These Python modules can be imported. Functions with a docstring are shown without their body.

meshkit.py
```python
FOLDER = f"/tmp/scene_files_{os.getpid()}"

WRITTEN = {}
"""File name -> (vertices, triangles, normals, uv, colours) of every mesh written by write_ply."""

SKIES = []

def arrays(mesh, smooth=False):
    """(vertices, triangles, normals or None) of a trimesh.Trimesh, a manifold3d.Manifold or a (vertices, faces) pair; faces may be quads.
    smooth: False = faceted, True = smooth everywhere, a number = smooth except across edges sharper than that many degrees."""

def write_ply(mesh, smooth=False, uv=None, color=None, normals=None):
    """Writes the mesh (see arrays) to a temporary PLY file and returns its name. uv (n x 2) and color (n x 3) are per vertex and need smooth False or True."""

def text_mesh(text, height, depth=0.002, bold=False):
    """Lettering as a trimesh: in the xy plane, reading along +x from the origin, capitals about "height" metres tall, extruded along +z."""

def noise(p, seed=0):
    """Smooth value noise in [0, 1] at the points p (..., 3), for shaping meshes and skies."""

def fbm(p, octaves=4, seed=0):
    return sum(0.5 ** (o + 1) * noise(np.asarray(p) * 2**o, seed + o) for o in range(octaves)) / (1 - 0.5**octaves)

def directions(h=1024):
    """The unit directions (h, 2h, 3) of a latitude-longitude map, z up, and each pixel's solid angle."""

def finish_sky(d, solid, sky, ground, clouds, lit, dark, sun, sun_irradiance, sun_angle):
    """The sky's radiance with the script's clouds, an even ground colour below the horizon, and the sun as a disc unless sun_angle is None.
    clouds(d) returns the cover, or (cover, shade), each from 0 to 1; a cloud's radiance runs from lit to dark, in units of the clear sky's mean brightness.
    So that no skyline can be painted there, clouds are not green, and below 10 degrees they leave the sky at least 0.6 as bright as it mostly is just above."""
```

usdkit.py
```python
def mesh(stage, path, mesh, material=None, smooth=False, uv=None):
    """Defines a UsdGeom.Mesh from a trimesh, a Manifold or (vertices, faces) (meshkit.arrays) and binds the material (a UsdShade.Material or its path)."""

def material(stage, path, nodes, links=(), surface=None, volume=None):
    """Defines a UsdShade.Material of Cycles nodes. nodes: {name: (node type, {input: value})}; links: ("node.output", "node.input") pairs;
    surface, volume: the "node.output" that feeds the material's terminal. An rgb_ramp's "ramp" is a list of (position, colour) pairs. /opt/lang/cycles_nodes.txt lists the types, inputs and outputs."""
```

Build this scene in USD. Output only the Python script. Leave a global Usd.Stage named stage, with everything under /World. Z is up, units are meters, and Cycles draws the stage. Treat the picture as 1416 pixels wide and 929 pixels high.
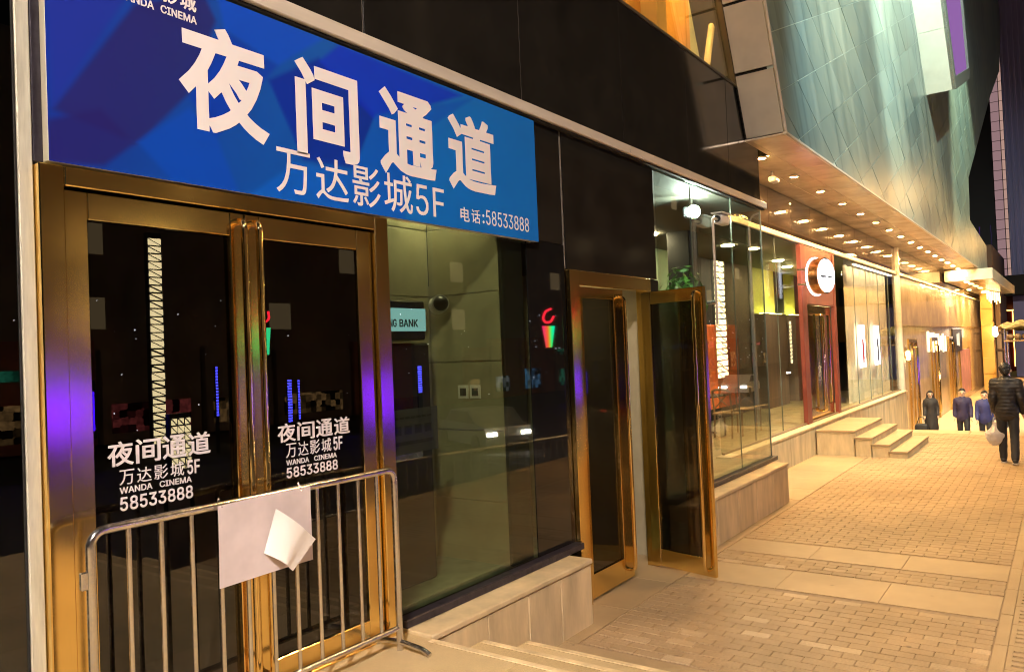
import math, random
import numpy as np, trimesh, manifold3d as m3, usdkit, meshkit
from pxr import Usd, UsdGeom, UsdLux, UsdShade, Gf, Sdf, Vt
from shapely.geometry import Polygon, box as sbox
from shapely import affinity, union_all

random.seed(7); RNG = np.random.default_rng(7)
stage = Usd.Stage.CreateInMemory()
UsdGeom.SetStageUpAxis(stage, 'Z'); UsdGeom.SetStageMetersPerUnit(stage, 1.0)
UsdGeom.Xform.Define(stage, '/World'); UsdGeom.Scope.Define(stage, '/World/Looks')

# ---------------------------------------------------------------- camera
# world: x runs along the facade away from the viewer, y into the building (near facade plane y = 0), z up, pavement z = 0
cam = UsdGeom.Camera.Define(stage, '/World/camera')
FW = (0.814818, 0.579342, 0.020848); RT = (0.579678, -0.813813, -0.04102); UP = (0.006798, -0.045509, 0.998941)
EYE = (0.0, -3.63, 2.30)
M = Gf.Matrix4d(*RT, 0, *UP, 0, *[-a for a in FW], 0, *EYE, 1)
cam.AddTransformOp().Set(M)
cam.CreateHorizontalApertureAttr(36.0); cam.CreateVerticalApertureAttr(36.0 * 671 / 1024)
cam.CreateFocalLengthAttr(36.0 * 1077.6 / 1416)
cam.CreateClippingRangeAttr(Gf.Vec2f(0.05, 2000))
cam.CreateExposureAttr(0.22)

# ---------------------------------------------------------------- night sky and moonlight
L = '/World/Looks/'
sky_mat = usdkit.material(stage, L + 'night_sky', {
    'sky': ('sky_texture', {'sky_type': 'single_scattering', 'sun_disc': False, 'sun_elevation': 0.05, 'sun_rotation': 2.2}),
    'bg': ('background_shader', {'strength': 0.003})}, [('sky.color', 'bg.color')], surface='bg.background')
dome = UsdLux.DomeLight.Define(stage, '/World/sky'); dome.CreateIntensityAttr(1.0)
UsdShade.MaterialBindingAPI.Apply(dome.GetPrim()).Bind(sky_mat)
dome.GetPrim().SetCustomDataByKey('kind', 'structure')
moon = UsdLux.DistantLight.Define(stage, '/World/moonlight')
moon.CreateIntensityAttr(0.004); moon.CreateAngleAttr(0.5); moon.CreateNormalizeAttr(True)
moon.CreateColorAttr(Gf.Vec3f(1, .95, .9)); moon.AddRotateXYZOp().Set(Gf.Vec3f(35, 0, 40))

# ---------------------------------------------------------------- materials
def mat(name, base, rough=.5, metal=0., var=0., scale=4., bump=0., bscale=60., stretch=None, var2=None, **kw):
    """principled material with noise in the base colour (real colour variation, wear) and a fine bump"""
    n = {'p': ('principled_bsdf', {'base_color': base, 'roughness': rough, 'metallic': metal, **kw})}; l = []
    if var or bump:
        n['g'] = ('geometry', {}); n['m'] = ('mapping', {'scale': stretch or (1, 1, 1)}); l += [('g.position', 'm.vector')]
    if var:
        n['n'] = ('noise_texture', {'scale': scale, 'detail': 5, 'roughness': .6})
        hi = var2 or tuple(min(1, c * (1 + var)) for c in base); lo = tuple(c * (1 - var) for c in base)
        n['r'] = ('rgb_ramp', {'ramp': [(.3, lo), (.7, hi)]})
        l += [('m.vector', 'n.vector'), ('n.fac', 'r.fac'), ('r.color', 'p.base_color')]
        n['rr'] = ('map_range', {'from_min': .3, 'from_max': .7, 'to_min': rough * .85, 'to_max': min(1, rough * 1.15)})
        l += [('n.fac', 'rr.value'), ('rr.result', 'p.roughness')]
    if bump:
        n['b'] = ('noise_texture', {'scale': bscale, 'detail': 3}); n['bb'] = ('bump', {'strength': bump, 'distance': .01})
        l += [('m.vector', 'b.vector'), ('b.fac', 'bb.height'), ('bb.normal', 'p.normal')]
    return usdkit.material(stage, L + name, n, l, surface='p.BSDF')

def emit(name, col, s):
    return usdkit.material(stage, L + name, {'e': ('emission', {'color': col, 'strength': s})}, surface='e.emission')

def glass(name, tint, f0=.035, rough=0.0, wob=.0, pw=5.0):
    """window glass: clear transmission, mirror reflection that grows towards grazing view, the same from both sides"""
    n = {'t': ('transparent_bsdf', {'color': tint}), 'g': ('glossy_bsdf', {'color': (1, 1, 1), 'roughness': rough}), 'lw': ('layer_weight', {'blend': .5}),
         'pw': ('math', {'math_type': 'power', 'value2': pw}), 'ma': ('math', {'math_type': 'multiply_add', 'value2': 1 - f0, 'value3': f0}), 'm': ('mix_closure', {})}
    l = [('lw.facing', 'pw.value1'), ('pw.value', 'ma.value1'), ('ma.value', 'm.fac'), ('t.BSDF', 'm.closure1'), ('g.BSDF', 'm.closure2')]
    if wob:
        n['geo'] = ('geometry', {}); n['nz'] = ('noise_texture', {'scale': .9, 'detail': 1}); n['bp'] = ('bump', {'strength': wob, 'distance': .02})
        l += [('geo.position', 'nz.vector'), ('nz.fac', 'bp.height'), ('bp.normal', 'g.normal')]
    return usdkit.material(stage, L + name, n, l, surface='m.closure')

def brushed(name, base, rough, stretch, amp=.05):
    """brushed metal: fine streaks in roughness, faint ones in colour, large soft smudges"""
    n = {'p': ('principled_bsdf', {'metallic': 1.0, 'base_color': base}), 'g': ('geometry', {}), 'm': ('mapping', {'scale': stretch}),
         'n': ('noise_texture', {'scale': 1.0, 'detail': 3, 'roughness': .5}), 's': ('noise_texture', {'scale': 3.0, 'detail': 4}), 'mm': ('mix_float', {'fac': .35}),
         'r': ('rgb_ramp', {'ramp': [(.3, tuple(c * (1 - amp) for c in base)), (.7, tuple(min(1, c * (1 + amp)) for c in base))]}),
         'rr': ('map_range', {'from_min': .3, 'from_max': .7, 'to_min': rough * .85, 'to_max': rough * 1.2})}
    l = [('g.position', 'm.vector'), ('m.vector', 'n.vector'), ('g.position', 's.vector'), ('n.fac', 'r.fac'), ('r.color', 'p.base_color'), ('s.fac', 'mm.a'), ('n.fac', 'mm.b'), ('mm.result', 'rr.value'),
         ('rr.result', 'p.roughness')]
    return usdkit.material(stage, L + name, n, l, surface='p.BSDF')

def varied(name, ramp, rough=.7, island=False, grain=(90., .35), blot=.25):
    """stone whose tone differs from piece to piece (object random, or per island in a joined mesh)"""
    n = {'o': (('geometry' if island else 'object_info'), {}), 'r': ('rgb_ramp', {'ramp': ramp}), 'p': ('principled_bsdf', {'roughness': rough}),
         'g': ('geometry', {}), 'n': ('noise_texture', {'scale': grain[0], 'detail': 4}), 'n2': ('noise_texture', {'scale': .75, 'detail': 6, 'roughness': .65}),
         'a': ('map_range', {'from_min': .3, 'from_max': .7, 'to_min': 1 - grain[1] * .5, 'to_max': 1 + grain[1] * .5}),
         'a2': ('map_range', {'from_min': .3, 'from_max': .7, 'to_min': 1 - blot * 1.25, 'to_max': 1.12}),
         'mm': ('math', {'math_type': 'multiply'}), 'cx': ('combine_xyz', {}), 'mx': ('mix', {'mix_type': 'multiply', 'fac': 1.0}),
         'b': ('bump', {'strength': .25, 'distance': .004})}
    l = [(('o.random_per_island' if island else 'o.random'), 'r.fac'), ('g.position', 'n.vector'), ('g.position', 'n2.vector'), ('n.fac', 'a.value'),
         ('n2.fac', 'a2.value'), ('a.result', 'mm.value1'), ('a2.result', 'mm.value2'), ('mm.value', 'cx.x'), ('mm.value', 'cx.y'), ('mm.value', 'cx.z'),
         ('r.color', 'mx.color1'), ('cx.vector', 'mx.color2'), ('mx.color', 'p.base_color'), ('n.fac', 'b.height'), ('b.normal', 'p.normal')]
    # trodden gum and drip stains
    n['vo'] = ('voronoi_texture', {'scale': 2.6, 'randomness': 1.0}); n['vs'] = ('map_range', {'from_min': .035, 'from_max': .06, 'to_min': .62, 'to_max': 1.0, 'clamp': True}); n['m3'] = ('math', {'math_type': 'multiply'})
    l = [q for q in l if not q[0].startswith('mm.')] + [('g.position', 'vo.vector'), ('vo.distance', 'vs.value'), ('mm.value', 'm3.value1'), ('vs.result', 'm3.value2'), ('m3.value', 'cx.x'), ('m3.value', 'cx.y'), ('m3.value', 'cx.z')]
    return usdkit.material(stage, L + name, n, l, surface='p.BSDF')

# ---------------------------------------------------------------- scene helpers
USED = {}
def numbered(parent, name):
    k = USED.get((parent, name), 0); USED[(parent, name)] = k + 1
    return f'{parent}/{name}' + (f'_{k:03d}' if k else '')

def tag(p, label=None, cat=None, group=None, kind=None):
    for k, v in (('label', label), ('category', cat), ('group', group), ('kind', kind)):
        if v: p.SetCustomDataByKey(k, v)
    return p

def thing(name, label, cat, loc=(0, 0, 0), rz=0., group=None, kind=None):
    x = UsdGeom.Xform.Define(stage, numbered('/World', name)); x.AddTranslateOp().Set(Gf.Vec3d(*map(float, loc)))
    if rz: x.AddRotateZOp().Set(float(rz))
    return tag(x.GetPrim(), label, cat, group, kind)

def obj(name, mesh, material, parent=None, smooth=False, label=None, cat=None, group=None, kind=None):
    path = numbered(str(parent.GetPath()) if parent else '/World', name)
    m = usdkit.mesh(stage, path, mesh, material, smooth)
    return tag(m.GetPrim(), label, cat, group, kind)

def copy_of(src, name, label, loc, rz=0., group=None):
    t = thing(name, label, src.GetCustomDataByKey('category'), loc, rz, group)
    t.GetReferences().AddInternalReference(src.GetPath()); t.SetInstanceable(True)
    return t

# ---------------------------------------------------------------- mesh helpers
def _cb():
    P = []; S = []
    for sx in (-1, 1):
        for sy in (-1, 1):
            for sz in (-1, 1):
                for a in range(3):
                    s = np.array([sx, sy, sz], float); h = s * 1.0; h -= s * .1; h[a] += s[a] * .1
                    P.append(h); w = -s.copy(); w[a] = 0; S.append((s, w))
    hull = trimesh.Trimesh(np.array(P), trimesh.convex.convex_hull(np.array(P)).faces, process=False) if False else None
    from scipy.spatial import ConvexHull
    P = np.array(P); H = ConvexHull(P); F = []
    for s, eq in zip(H.simplices, H.equations):
        a, b, c = P[s]; F.append(s if np.dot(np.cross(b - a, c - a), eq[:3]) > 0 else s[::-1])
    return np.array([s for s, w in S]), np.array([w for s, w in S]), np.array(F)
CB_S, CB_W, CB_F = _cb()
def bx(x0, x1, y0, y1, z0, z1, b=.004):
    """a box with chamfered edges"""
    lo = np.minimum([x0, y0, z0], [x1, y1, z1]); hi = np.maximum([x0, y0, z0], [x1, y1, z1])
    h = (hi - lo) / 2; b = min(b, h.min() * .45)
    return trimesh.Trimesh((lo + hi) / 2 + CB_S * h + CB_W * b, CB_F, process=False)
def cat(*ms):
    f = []
    for m in ms: f += list(m) if isinstance(m, (list, tuple)) else [m]
    return trimesh.util.concatenate(f)
def tube(pts, r, n=12, cap=True):
    pts = np.asarray(pts, float); k = len(pts); rr = np.broadcast_to(r, k); V = []; F = []
    T = np.gradient(pts, axis=0); T /= np.linalg.norm(T, axis=1, keepdims=True)
    ref = np.array([0, 0, 1.]) if abs(T[0][2]) < .9 else np.array([1., 0, 0]); u = np.cross(T[0], ref); u /= np.linalg.norm(u)
    a = np.linspace(0, 2 * np.pi, n, endpoint=False)
    for i in range(k):
        u = u - T[i] * np.dot(u, T[i]); u /= np.linalg.norm(u); w = np.cross(T[i], u)
        V += [pts[i] + rr[i] * (np.cos(t) * u + np.sin(t) * w) for t in a]
    for i in range(k - 1):
        for j in range(n):
            q = (i * n + j, i * n + (j + 1) % n, (i + 1) * n + (j + 1) % n, (i + 1) * n + j); F += [(q[0], q[1], q[2]), (q[0], q[2], q[3])]
    if cap:
        V += [pts[0], pts[-1]]; c0, c1 = len(V) - 2, len(V) - 1
        for j in range(n): F += [(c0, (j + 1) % n, j), (c1, (k - 1) * n + j, (k - 1) * n + (j + 1) % n)]
    return trimesh.Trimesh(np.array(V), np.array(F), process=False)
def bend(pts, r, n=5):
    """rounds the inner corners of a polyline"""
    pts = [np.asarray(p, float) for p in pts]; out = [pts[0]]
    for a, b, c in zip(pts, pts[1:], pts[2:]):
        d0 = (a - b) / np.linalg.norm(a - b); d1 = (c - b) / np.linalg.norm(c - b)
        for t in np.linspace(0, 1, n): out.append((1 - t) ** 2 * (b + d0 * r) + 2 * t * (1 - t) * b + t * t * (b + d1 * r))
    return out + [pts[-1]]
def prism(poly, y0, y1):
    """shapely polygon in (x, z) extruded along y"""
    ms = []
    for g in getattr(poly, 'geoms', [poly]):
        if g.is_empty or g.area < 1e-7: continue
        m = trimesh.creation.extrude_polygon(g, abs(y1 - y0), engine='earcut'); v = m.vertices.copy()
        m = trimesh.Trimesh(np.c_[v[:, 0], max(y0, y1) - v[:, 2], v[:, 1]], m.faces, process=False); ms.append(m)
    return cat(ms)
def disc(c, r, axis, th, n=32):
    m = trimesh.creation.cylinder(r, th, sections=n); T = trimesh.geometry.align_vectors([0, 0, 1], axis); T = T.copy(); T[:3, 3] = c
    m.apply_transform(T); return m
def hull(*balls):
    """manifold hull of spheres (centre, radius)"""
    return m3.Manifold.batch_hull([m3.Manifold.sphere(r, 14).translate(tuple(map(float, c))) for c, r in balls])
def chain(*balls):
    return [hull(a, b) for a, b in zip(balls, balls[1:])]
def blob(parts, edge=.02, it=12):
    m = m3.Manifold.batch_boolean(parts, m3.OpType.Add).refine_to_length(edge); me = m.to_mesh()
    t = trimesh.Trimesh(me.vert_properties[:, :3], me.tri_verts, process=True)
    trimesh.smoothing.filter_taubin(t, .5, -.53, it); return t
def rotz(m, deg, loc=(0, 0, 0)):
    T = trimesh.transformations.rotation_matrix(math.radians(deg), [0, 0, 1]); T[:3, 3] = loc; m = m.copy(); m.apply_transform(T); return m

# ---------------------------------------------------------------- lettering (outlines of the characters, 400 units to the em)
GLYPH = {"夜":[[[10,164,45,198,74,235,94,268,114,310,113,312,24,312,24,340,191,340,192,342,185,356,172,378,199,387,208,376,228,340,377,340,377,312,232,311,254,304,239,266,349,267,367,258,355,219,335,175,309,134,279,100,304,80,328,66,357,52,387,42,368,15,340,25,309,41,286,56,257,80,233,61,204,43,144,16,141,16,132,31,123,39,123,41,150,50,188,68,218,86,235,101,208,135,181,180,144,145,122,165,156,197,183,231,203,264,218,294,224,309,223,312,122,311,123,309,144,302,125,262,106,230,106,16,77,16,77,187,73,186,61,170,33,142],[199,205,211,180,228,153,245,132,258,120,279,142,301,174,318,206,330,238,223,239]],[[224,210,243,225,266,206,290,180,272,164,269,164,257,180]]],"间":[[[141,362,365,362,365,42,361,30,353,23,331,18,299,18,290,43,290,45,330,45,334,49,334,333,141,334]],[[124,270,276,270,276,87,124,87],[152,113,247,112,248,165,153,166],[153,245,153,191,246,191,248,193,248,243,246,245]],[[43,365,66,379,98,347,112,329,115,321,91,306,69,337]],[[36,294,67,294,67,16,36,16]]],"通":[[[16,43,16,46,43,72,74,93,74,204,72,206,17,206,17,234,102,234,102,92,144,64,174,55,213,51,300,52,387,58,379,29,351,27,213,25,180,28,143,38,90,70,77,66,67,59,35,20]],[[145,76,145,284,254,284,251,288,184,316,181,319,201,335,259,312,294,331,311,345,146,346,146,370,349,371,352,369,365,359,366,356,331,327,287,300,315,284,367,284,367,100,363,86,351,78,342,76,298,76,291,99,333,99,337,102,337,142,269,142,268,77,242,77,241,142,175,142,174,76],[268,167,337,166,338,202,269,203],[269,226,337,225,338,260,270,261,268,259],[174,167,240,166,241,202,175,203],[174,226,240,225,241,260,175,261]],[[26,351,48,368,79,341,116,302,99,286,93,283,79,301]]],"道":[[[17,44,20,49,49,74,76,89,76,212,20,213,20,241,105,241,105,88,135,69,168,57,209,52,281,52,384,58,376,29,340,27,214,25,181,28,161,32,138,40,103,62,91,67,83,65,68,56,36,21]],[[124,306,124,331,191,331,184,348,166,374,166,376,189,386,192,385,207,365,219,343,219,340,205,334,205,331,273,331,295,366,303,384,307,384,333,376,333,374,306,334,306,331,379,331,379,306,264,306,251,274,345,273,345,83,154,83,154,273,220,273,230,305],[182,107,315,106,316,139,183,140],[182,162,315,161,316,194,183,195],[182,217,315,216,316,249,183,250]],[[26,353,29,357,50,368,90,327,105,308,107,302,82,287,61,317]]],"万":[[[14,37,42,55,69,80,91,110,101,130,115,167,123,200,130,252,133,304,132,325,25,325,25,355,376,354,376,325,164,324,161,243,339,243,334,150,327,85,319,50,314,39,306,29,295,22,276,18,204,19,200,36,194,47,194,49,197,49,232,46,273,46,282,50,286,55,291,68,298,103,305,178,306,214,157,214,148,170,134,127,119,96,96,63,71,38,37,15]]],"达":[[[15,48,15,51,45,81,75,101,75,205,19,206,19,235,105,235,105,98,129,78,149,67,181,58,214,55,322,57,385,63,376,31,344,29,213,27,175,31,150,38,133,46,92,75,85,75,74,69,58,53,35,22]],[[127,111,164,136,180,152,196,174,207,196,217,223,227,270,226,276,129,276,129,305,231,305,234,383,265,383,262,305,377,305,377,276,259,276,254,251,321,179,359,134,375,112,367,103,350,91,305,151,247,214,235,183,221,156,206,135,183,112,149,89,145,90,136,104]],[[32,363,58,376,87,338,108,300,80,286,63,319]]],"影":[[[226,40,264,61,299,86,336,122,357,152,384,142,376,127,353,98,320,66,287,41,247,18]],[[238,177,299,217,334,249,349,268,376,257,364,240,335,211,303,185,267,161,257,157]],[[237,290,291,328,322,358,335,376,364,365,349,345,316,312,260,270]],[[24,211,24,235,115,235,116,238,108,254,129,260,43,261,43,370,223,370,223,261,137,260,150,235,237,235,237,211],[73,306,73,281,194,282,193,306],[73,350,73,326,194,327,193,350]],[[167,95,189,106,215,68,225,47,203,35,191,59]],[[46,190,219,190,219,114,146,114,146,37,143,29,138,24,123,19,86,18,77,43,114,43,117,46,117,113,46,114],[75,169,75,136,190,137,189,169]],[[23,47,49,80,61,105,87,98,71,66,44,31]]],"城":[[[103,32,128,75,137,102,142,126,146,165,146,323,267,323,267,385,296,385,296,323,347,323,348,326,337,339,304,368,304,370,321,381,326,381,349,362,372,338,356,324,381,323,381,295,297,294,300,232,307,167,311,153,330,195,346,250,373,246,369,225,352,175,332,132,318,108,333,65,342,52,350,48,357,50,362,65,365,112,367,113,388,99,384,60,376,34,369,25,354,19,344,19,329,25,313,43,297,78,263,42,231,17,209,37,247,66,273,93,288,114,276,189,269,294,175,295,175,241,251,241,249,138,245,103,241,93,227,84,212,82,184,83,177,108,212,107,219,111,221,118,225,215,176,216,171,132,165,98,156,68,142,38,125,14]],[[17,100,64,117,64,258,21,259,21,287,64,287,64,380,91,380,92,288,130,287,130,259,92,258,92,128,94,127,131,140,136,113,28,70,25,71]]],"电":[[[50,100,50,326,180,326,181,384,212,384,213,326,346,326,346,124,213,124,212,77,214,64,217,58,231,53,335,54,344,59,350,73,356,118,369,110,385,104,378,58,372,43,363,32,355,27,341,23,221,23,198,30,187,42,182,58,180,124,83,124,81,99],[212,155,214,153,314,153,315,210,213,211],[212,240,314,239,315,295,213,296],[82,154,180,153,181,210,83,211],[82,240,180,239,181,295,83,296]]],"话":[[[146,233,146,261,248,262,248,333,155,322,146,347,263,363,343,381,362,357,278,337,278,262,384,261,384,233,279,233,278,166,360,165,360,17,329,17,328,32,197,32,196,16,167,16,167,165,248,165,248,231,246,233],[196,61,198,59,328,59,329,136,197,137]],[[17,230,17,259,102,259,102,94,108,95,142,122,154,99,150,93,96,52,70,27,52,51,67,67,73,84,73,229]],[[40,356,59,374,90,347,118,317,96,296,81,316]]]}
def glyph_shape(c):
    P = []
    for rings in GLYPH[c]:
        r = [np.array(k, float).reshape(-1, 2) for k in rings]; P.append(Polygon(r[0], r[1:]).buffer(0))
    return union_all(P)
def fit(shape, x0, x1, z0, z1, ink=True):
    a = shape.bounds
    s = affinity.translate(shape, -a[0], -a[1]); return affinity.translate(affinity.scale(s, (x1 - x0) / (a[2] - a[0]), (z1 - z0) / (a[3] - a[1]), origin=(0, 0)), x0, z0)
def latin(text, x0, x1, z0, y, depth=.002, z1=None, bold=True):
    """latin lettering standing in the xz plane, reading along +x, its face towards -y"""
    m = meshkit.text_mesh(text, 1.0, 1.0, bold); v = m.vertices; lo, hi = v.min(0), v.max(0); u = (v - lo) / (hi - lo)
    return trimesh.Trimesh(np.c_[x0 + u[:, 0] * (x1 - x0), y + depth - u[:, 2] * depth, z0 + u[:, 1] * (z1 - z0)], m.faces, process=False)
def hanzi(c, x0, x1, z0, z1, y, heavy=0., depth=.002):
    return prism(fit(glyph_shape(c).buffer(heavy, join_style=2) if heavy else glyph_shape(c), x0, x1, z0, z1), y, y + depth)

# ---------------------------------------------------------------- materials of the place
BRASS = brushed('brushed_brass', (.84, .61, .23), .14, (12, 12, 900))
BRASS_V = brushed('brushed_brass_upright', (.84, .60, .22), .13, (900, 900, 12))
BRASS_P = mat('polished_brass', (.88, .64, .26), .07, 1., var=.06, scale=20)
STEEL = mat('stainless_steel', (.72, .70, .68), .2, 1., var=.08, scale=25, bump=.03)
SILVER = mat('painted_aluminium_strip', (.62, .58, .50), .42, .2, var=.10, scale=3, stretch=(.4, 3, 3))
BLACKP = mat('black_glass_panel', (.016, .0145, .012), .10, 0, var=.3, scale=2.5, specular_ior_level=.8)
BLACKP3 = mat('lower_black_glass', (.008, .008, .008), .02, 0, var=.2, scale=2.5, specular_ior_level=.6)
BLACKP2 = mat('brown_polished_panel', (.030, .020, .014), .06, 0, var=.25, scale=2.0, specular_ior_level=1.0)
DARKMETAL = mat('dark_window_sill', (.035, .03, .04), .35, .3, var=.3, scale=12)
GAP = mat('dark_joint', (.012, .011, .010), .8)
GLASS_D = glass('dark_tinted_glass', (.30, .30, .31), .065, wob=.025)
GLASS_C = glass('clear_shop_glass', (.90, .92, .88), .05, wob=.015)
GLASS_W = glass('lobby_window_glass', (.70, .74, .64), .06, wob=.02)
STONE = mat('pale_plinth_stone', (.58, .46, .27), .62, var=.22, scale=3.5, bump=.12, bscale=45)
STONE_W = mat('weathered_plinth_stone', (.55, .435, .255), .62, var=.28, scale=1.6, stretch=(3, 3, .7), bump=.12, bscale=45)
WHITE_LET = mat('white_vinyl_lettering', (.82, .79, .79), .5)
WHITE_STK = mat('white_door_lettering', (.70, .66, .68), .5)
WALLBEIGE = mat('lobby_stone_wall', (.36, .33, .22), .45, var=.10, scale=5, bump=.04, bscale=120)
FLOORG = mat('lobby_floor_stone', (.26, .30, .22), .35, var=.2, scale=5)
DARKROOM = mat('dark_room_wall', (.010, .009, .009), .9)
CLADPANEL = mat('pale_cladding_panel', (.50, .46, .38), .45, var=.08, scale=3, bump=.03, bscale=30)
SOFFIT = mat('soffit_metal_panel', (.78, .66, .50), .24, .55, var=.03, scale=1.2)
WHITEPL = mat('white_plastic', (.72, .70, .66), .45, var=.06, scale=8)
DARKPL = mat('dark_plastic', (.02, .02, .022), .35)
LAMP_WARM = emit('warm_downlight', (1., .56, .20), 3100.)
PAPER = mat('white_board', (.66, .58, .58), .55, var=.14, scale=3.5, bump=.05, bscale=15)
PAPER2 = mat('peeled_paper', (.80, .76, .70), .6)

# ---------------------------------------------------------------- ground: lower ground, upper pavement, platform with steps, road
ASPHALT = mat('asphalt', (.055, .052, .05), .75, var=.25, scale=2, bump=.3, bscale=120)
PAVE_R = [(0, (.385, .275, .150)), (.5, (.40, .285, .158)), (.9, (.415, .297, .165)), (.96, (.47, .345, .20)), (1, (.55, .42, .26))]
PAVER = varied('paver_stone', PAVE_R, .68); PAVER_I = varied('paver_stone_joined', PAVE_R, .68, island=True)
SLAB_R = [(0, (.375, .272, .148)), (1, (.405, .295, .163))]
SLAB = varied('granite_slab', SLAB_R, .55, grain=(140., .3), blot=.2); SLAB_I = varied('granite_slab_joined', SLAB_R, .6, island=True)
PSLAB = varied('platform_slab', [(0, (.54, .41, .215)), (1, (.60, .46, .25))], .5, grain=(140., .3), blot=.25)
JOINT = mat('sandy_joint', (.33, .24, .145), .9, var=.2, scale=20)
LOWP = mat('lower_pavement_stone', (.43, .32, .20), .65, var=.15, scale=.7, bump=.1, bscale=8)

def sheet(x0, x1, y0, y1, z, z2=None):
    z2 = z if z2 is None else z2
    return trimesh.Trimesh(np.array([[x0, y0, z], [x1, y0, z2], [x1, y1, z2], [x0, y1, z]], float), [[0, 1, 2], [0, 2, 3]], process=False)
obj('ground', sheet(-400, 900, -600, 600, -1.4), mat('ground_earth', (.07, .06, .05), .9, var=.2, scale=.2), kind='structure')
obj('road', cat(sheet(-120, 0, -17, -5.3, -.15), sheet(0, 30, -17, -5.3, -.15, -1.25), sheet(30, 400, -17, -5.3, -1.25)), ASPHALT, kind='structure')
low = thing('lower_pavement', None, None, kind='structure')
obj('paving', bx(21.3, 160, -5.1, 2.0, -1.39, -1.1, .01), LOWP, low)
obj('kerb', bx(23.9, 160, -5.3, -5.1, -1.39, -1.095, .02), SLAB, low)
pav = thing('pavement', None, None, kind='structure')
obj('joint_bed', bx(3.6, 20.6, -5.05, .62, -1.38, -.008, .001), JOINT, pav)
obj('kerb', bx(3.6, 20.6, -5.3, -5.06, -1.38, .0, .02), SLAB, pav)
# granite border along the building, bands across, pavers between, drain covers on the street side
def proj(P):
    v = np.asarray(P, float) - EYE; w = v @ np.array(FW)
    return 708 + 1077.6 * (v @ np.array(RT)) / w, 464.5 - 1077.6 * (v @ np.array(UP)) / w, w
BANDS = [(7.34, 7.98), (8.50, 9.06)]
slabs = []
for x0 in np.arange(5.26, 20.9, .9): slabs.append((x0, min(x0 + .897, 20.56), -.40, .57))
for a, b in BANDS:
    for y0 in np.arange(-3.08, -.42, .89): slabs.append((a, b, y0, min(y0 + .887, -.407)))
for x0 in np.arange(5.26, 20.5, .75): slabs.append((x0, min(x0 + .742, 20.56), -3.175, -3.09))
for x0, x1, y0, y1 in slabs:
    h = RNG.uniform(-.0015, .0015); obj('granite_slab', bx(x0, x1, y0, y1, -.05, h, .002), SLAB, pav)
def in_band(x): return any(a - .06 < x < b + .06 for a, b in BANDS)
pv = []
PW, PL = .109, .222
for i, x in enumerate(np.arange(5.30, 20.5, PW)):
    if in_band(x + PW / 2): continue
    for y in np.arange(-3.08 + (i % 2) * PL / 2, -.42, PL): pv.append((x, y))
    if i % 2: pv.append((x, -3.08 - PL / 2))
def paver(x, y, y_lo=-3.082, y_hi=-.408):
    a, b = max(y + .002, y_lo), min(y + PL - .002, y_hi); h = RNG.uniform(-.0025, .0015)
    m = bx(x + .002, x + PW - .002, a, b, -.04, h, .004); v = m.vertices.copy(); c = v.mean(0)
    v[:, 2] += (v[:, 0] - c[0]) * RNG.uniform(-.016, .016) + (v[:, 1] - c[1]) * RNG.uniform(-.008, .008)
    return trimesh.Trimesh(v, m.faces, process=False)
def seen(x, y):
    u, v, w = proj((x, y, 0)); return w if (w > 0 and -20 < u < 1436 and v < 950) else 1e9
pv.sort(key=lambda q: seen(q[0] + .05, q[1] + .11)); rest = []
for k, (x, y) in enumerate(pv):
    if min(y + PL, -.408) - max(y, -3.082) < .05: continue
    if k < 295: obj('paver', paver(x, y), PAVER, pav)
    else: rest.append(paver(x, y))
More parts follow.
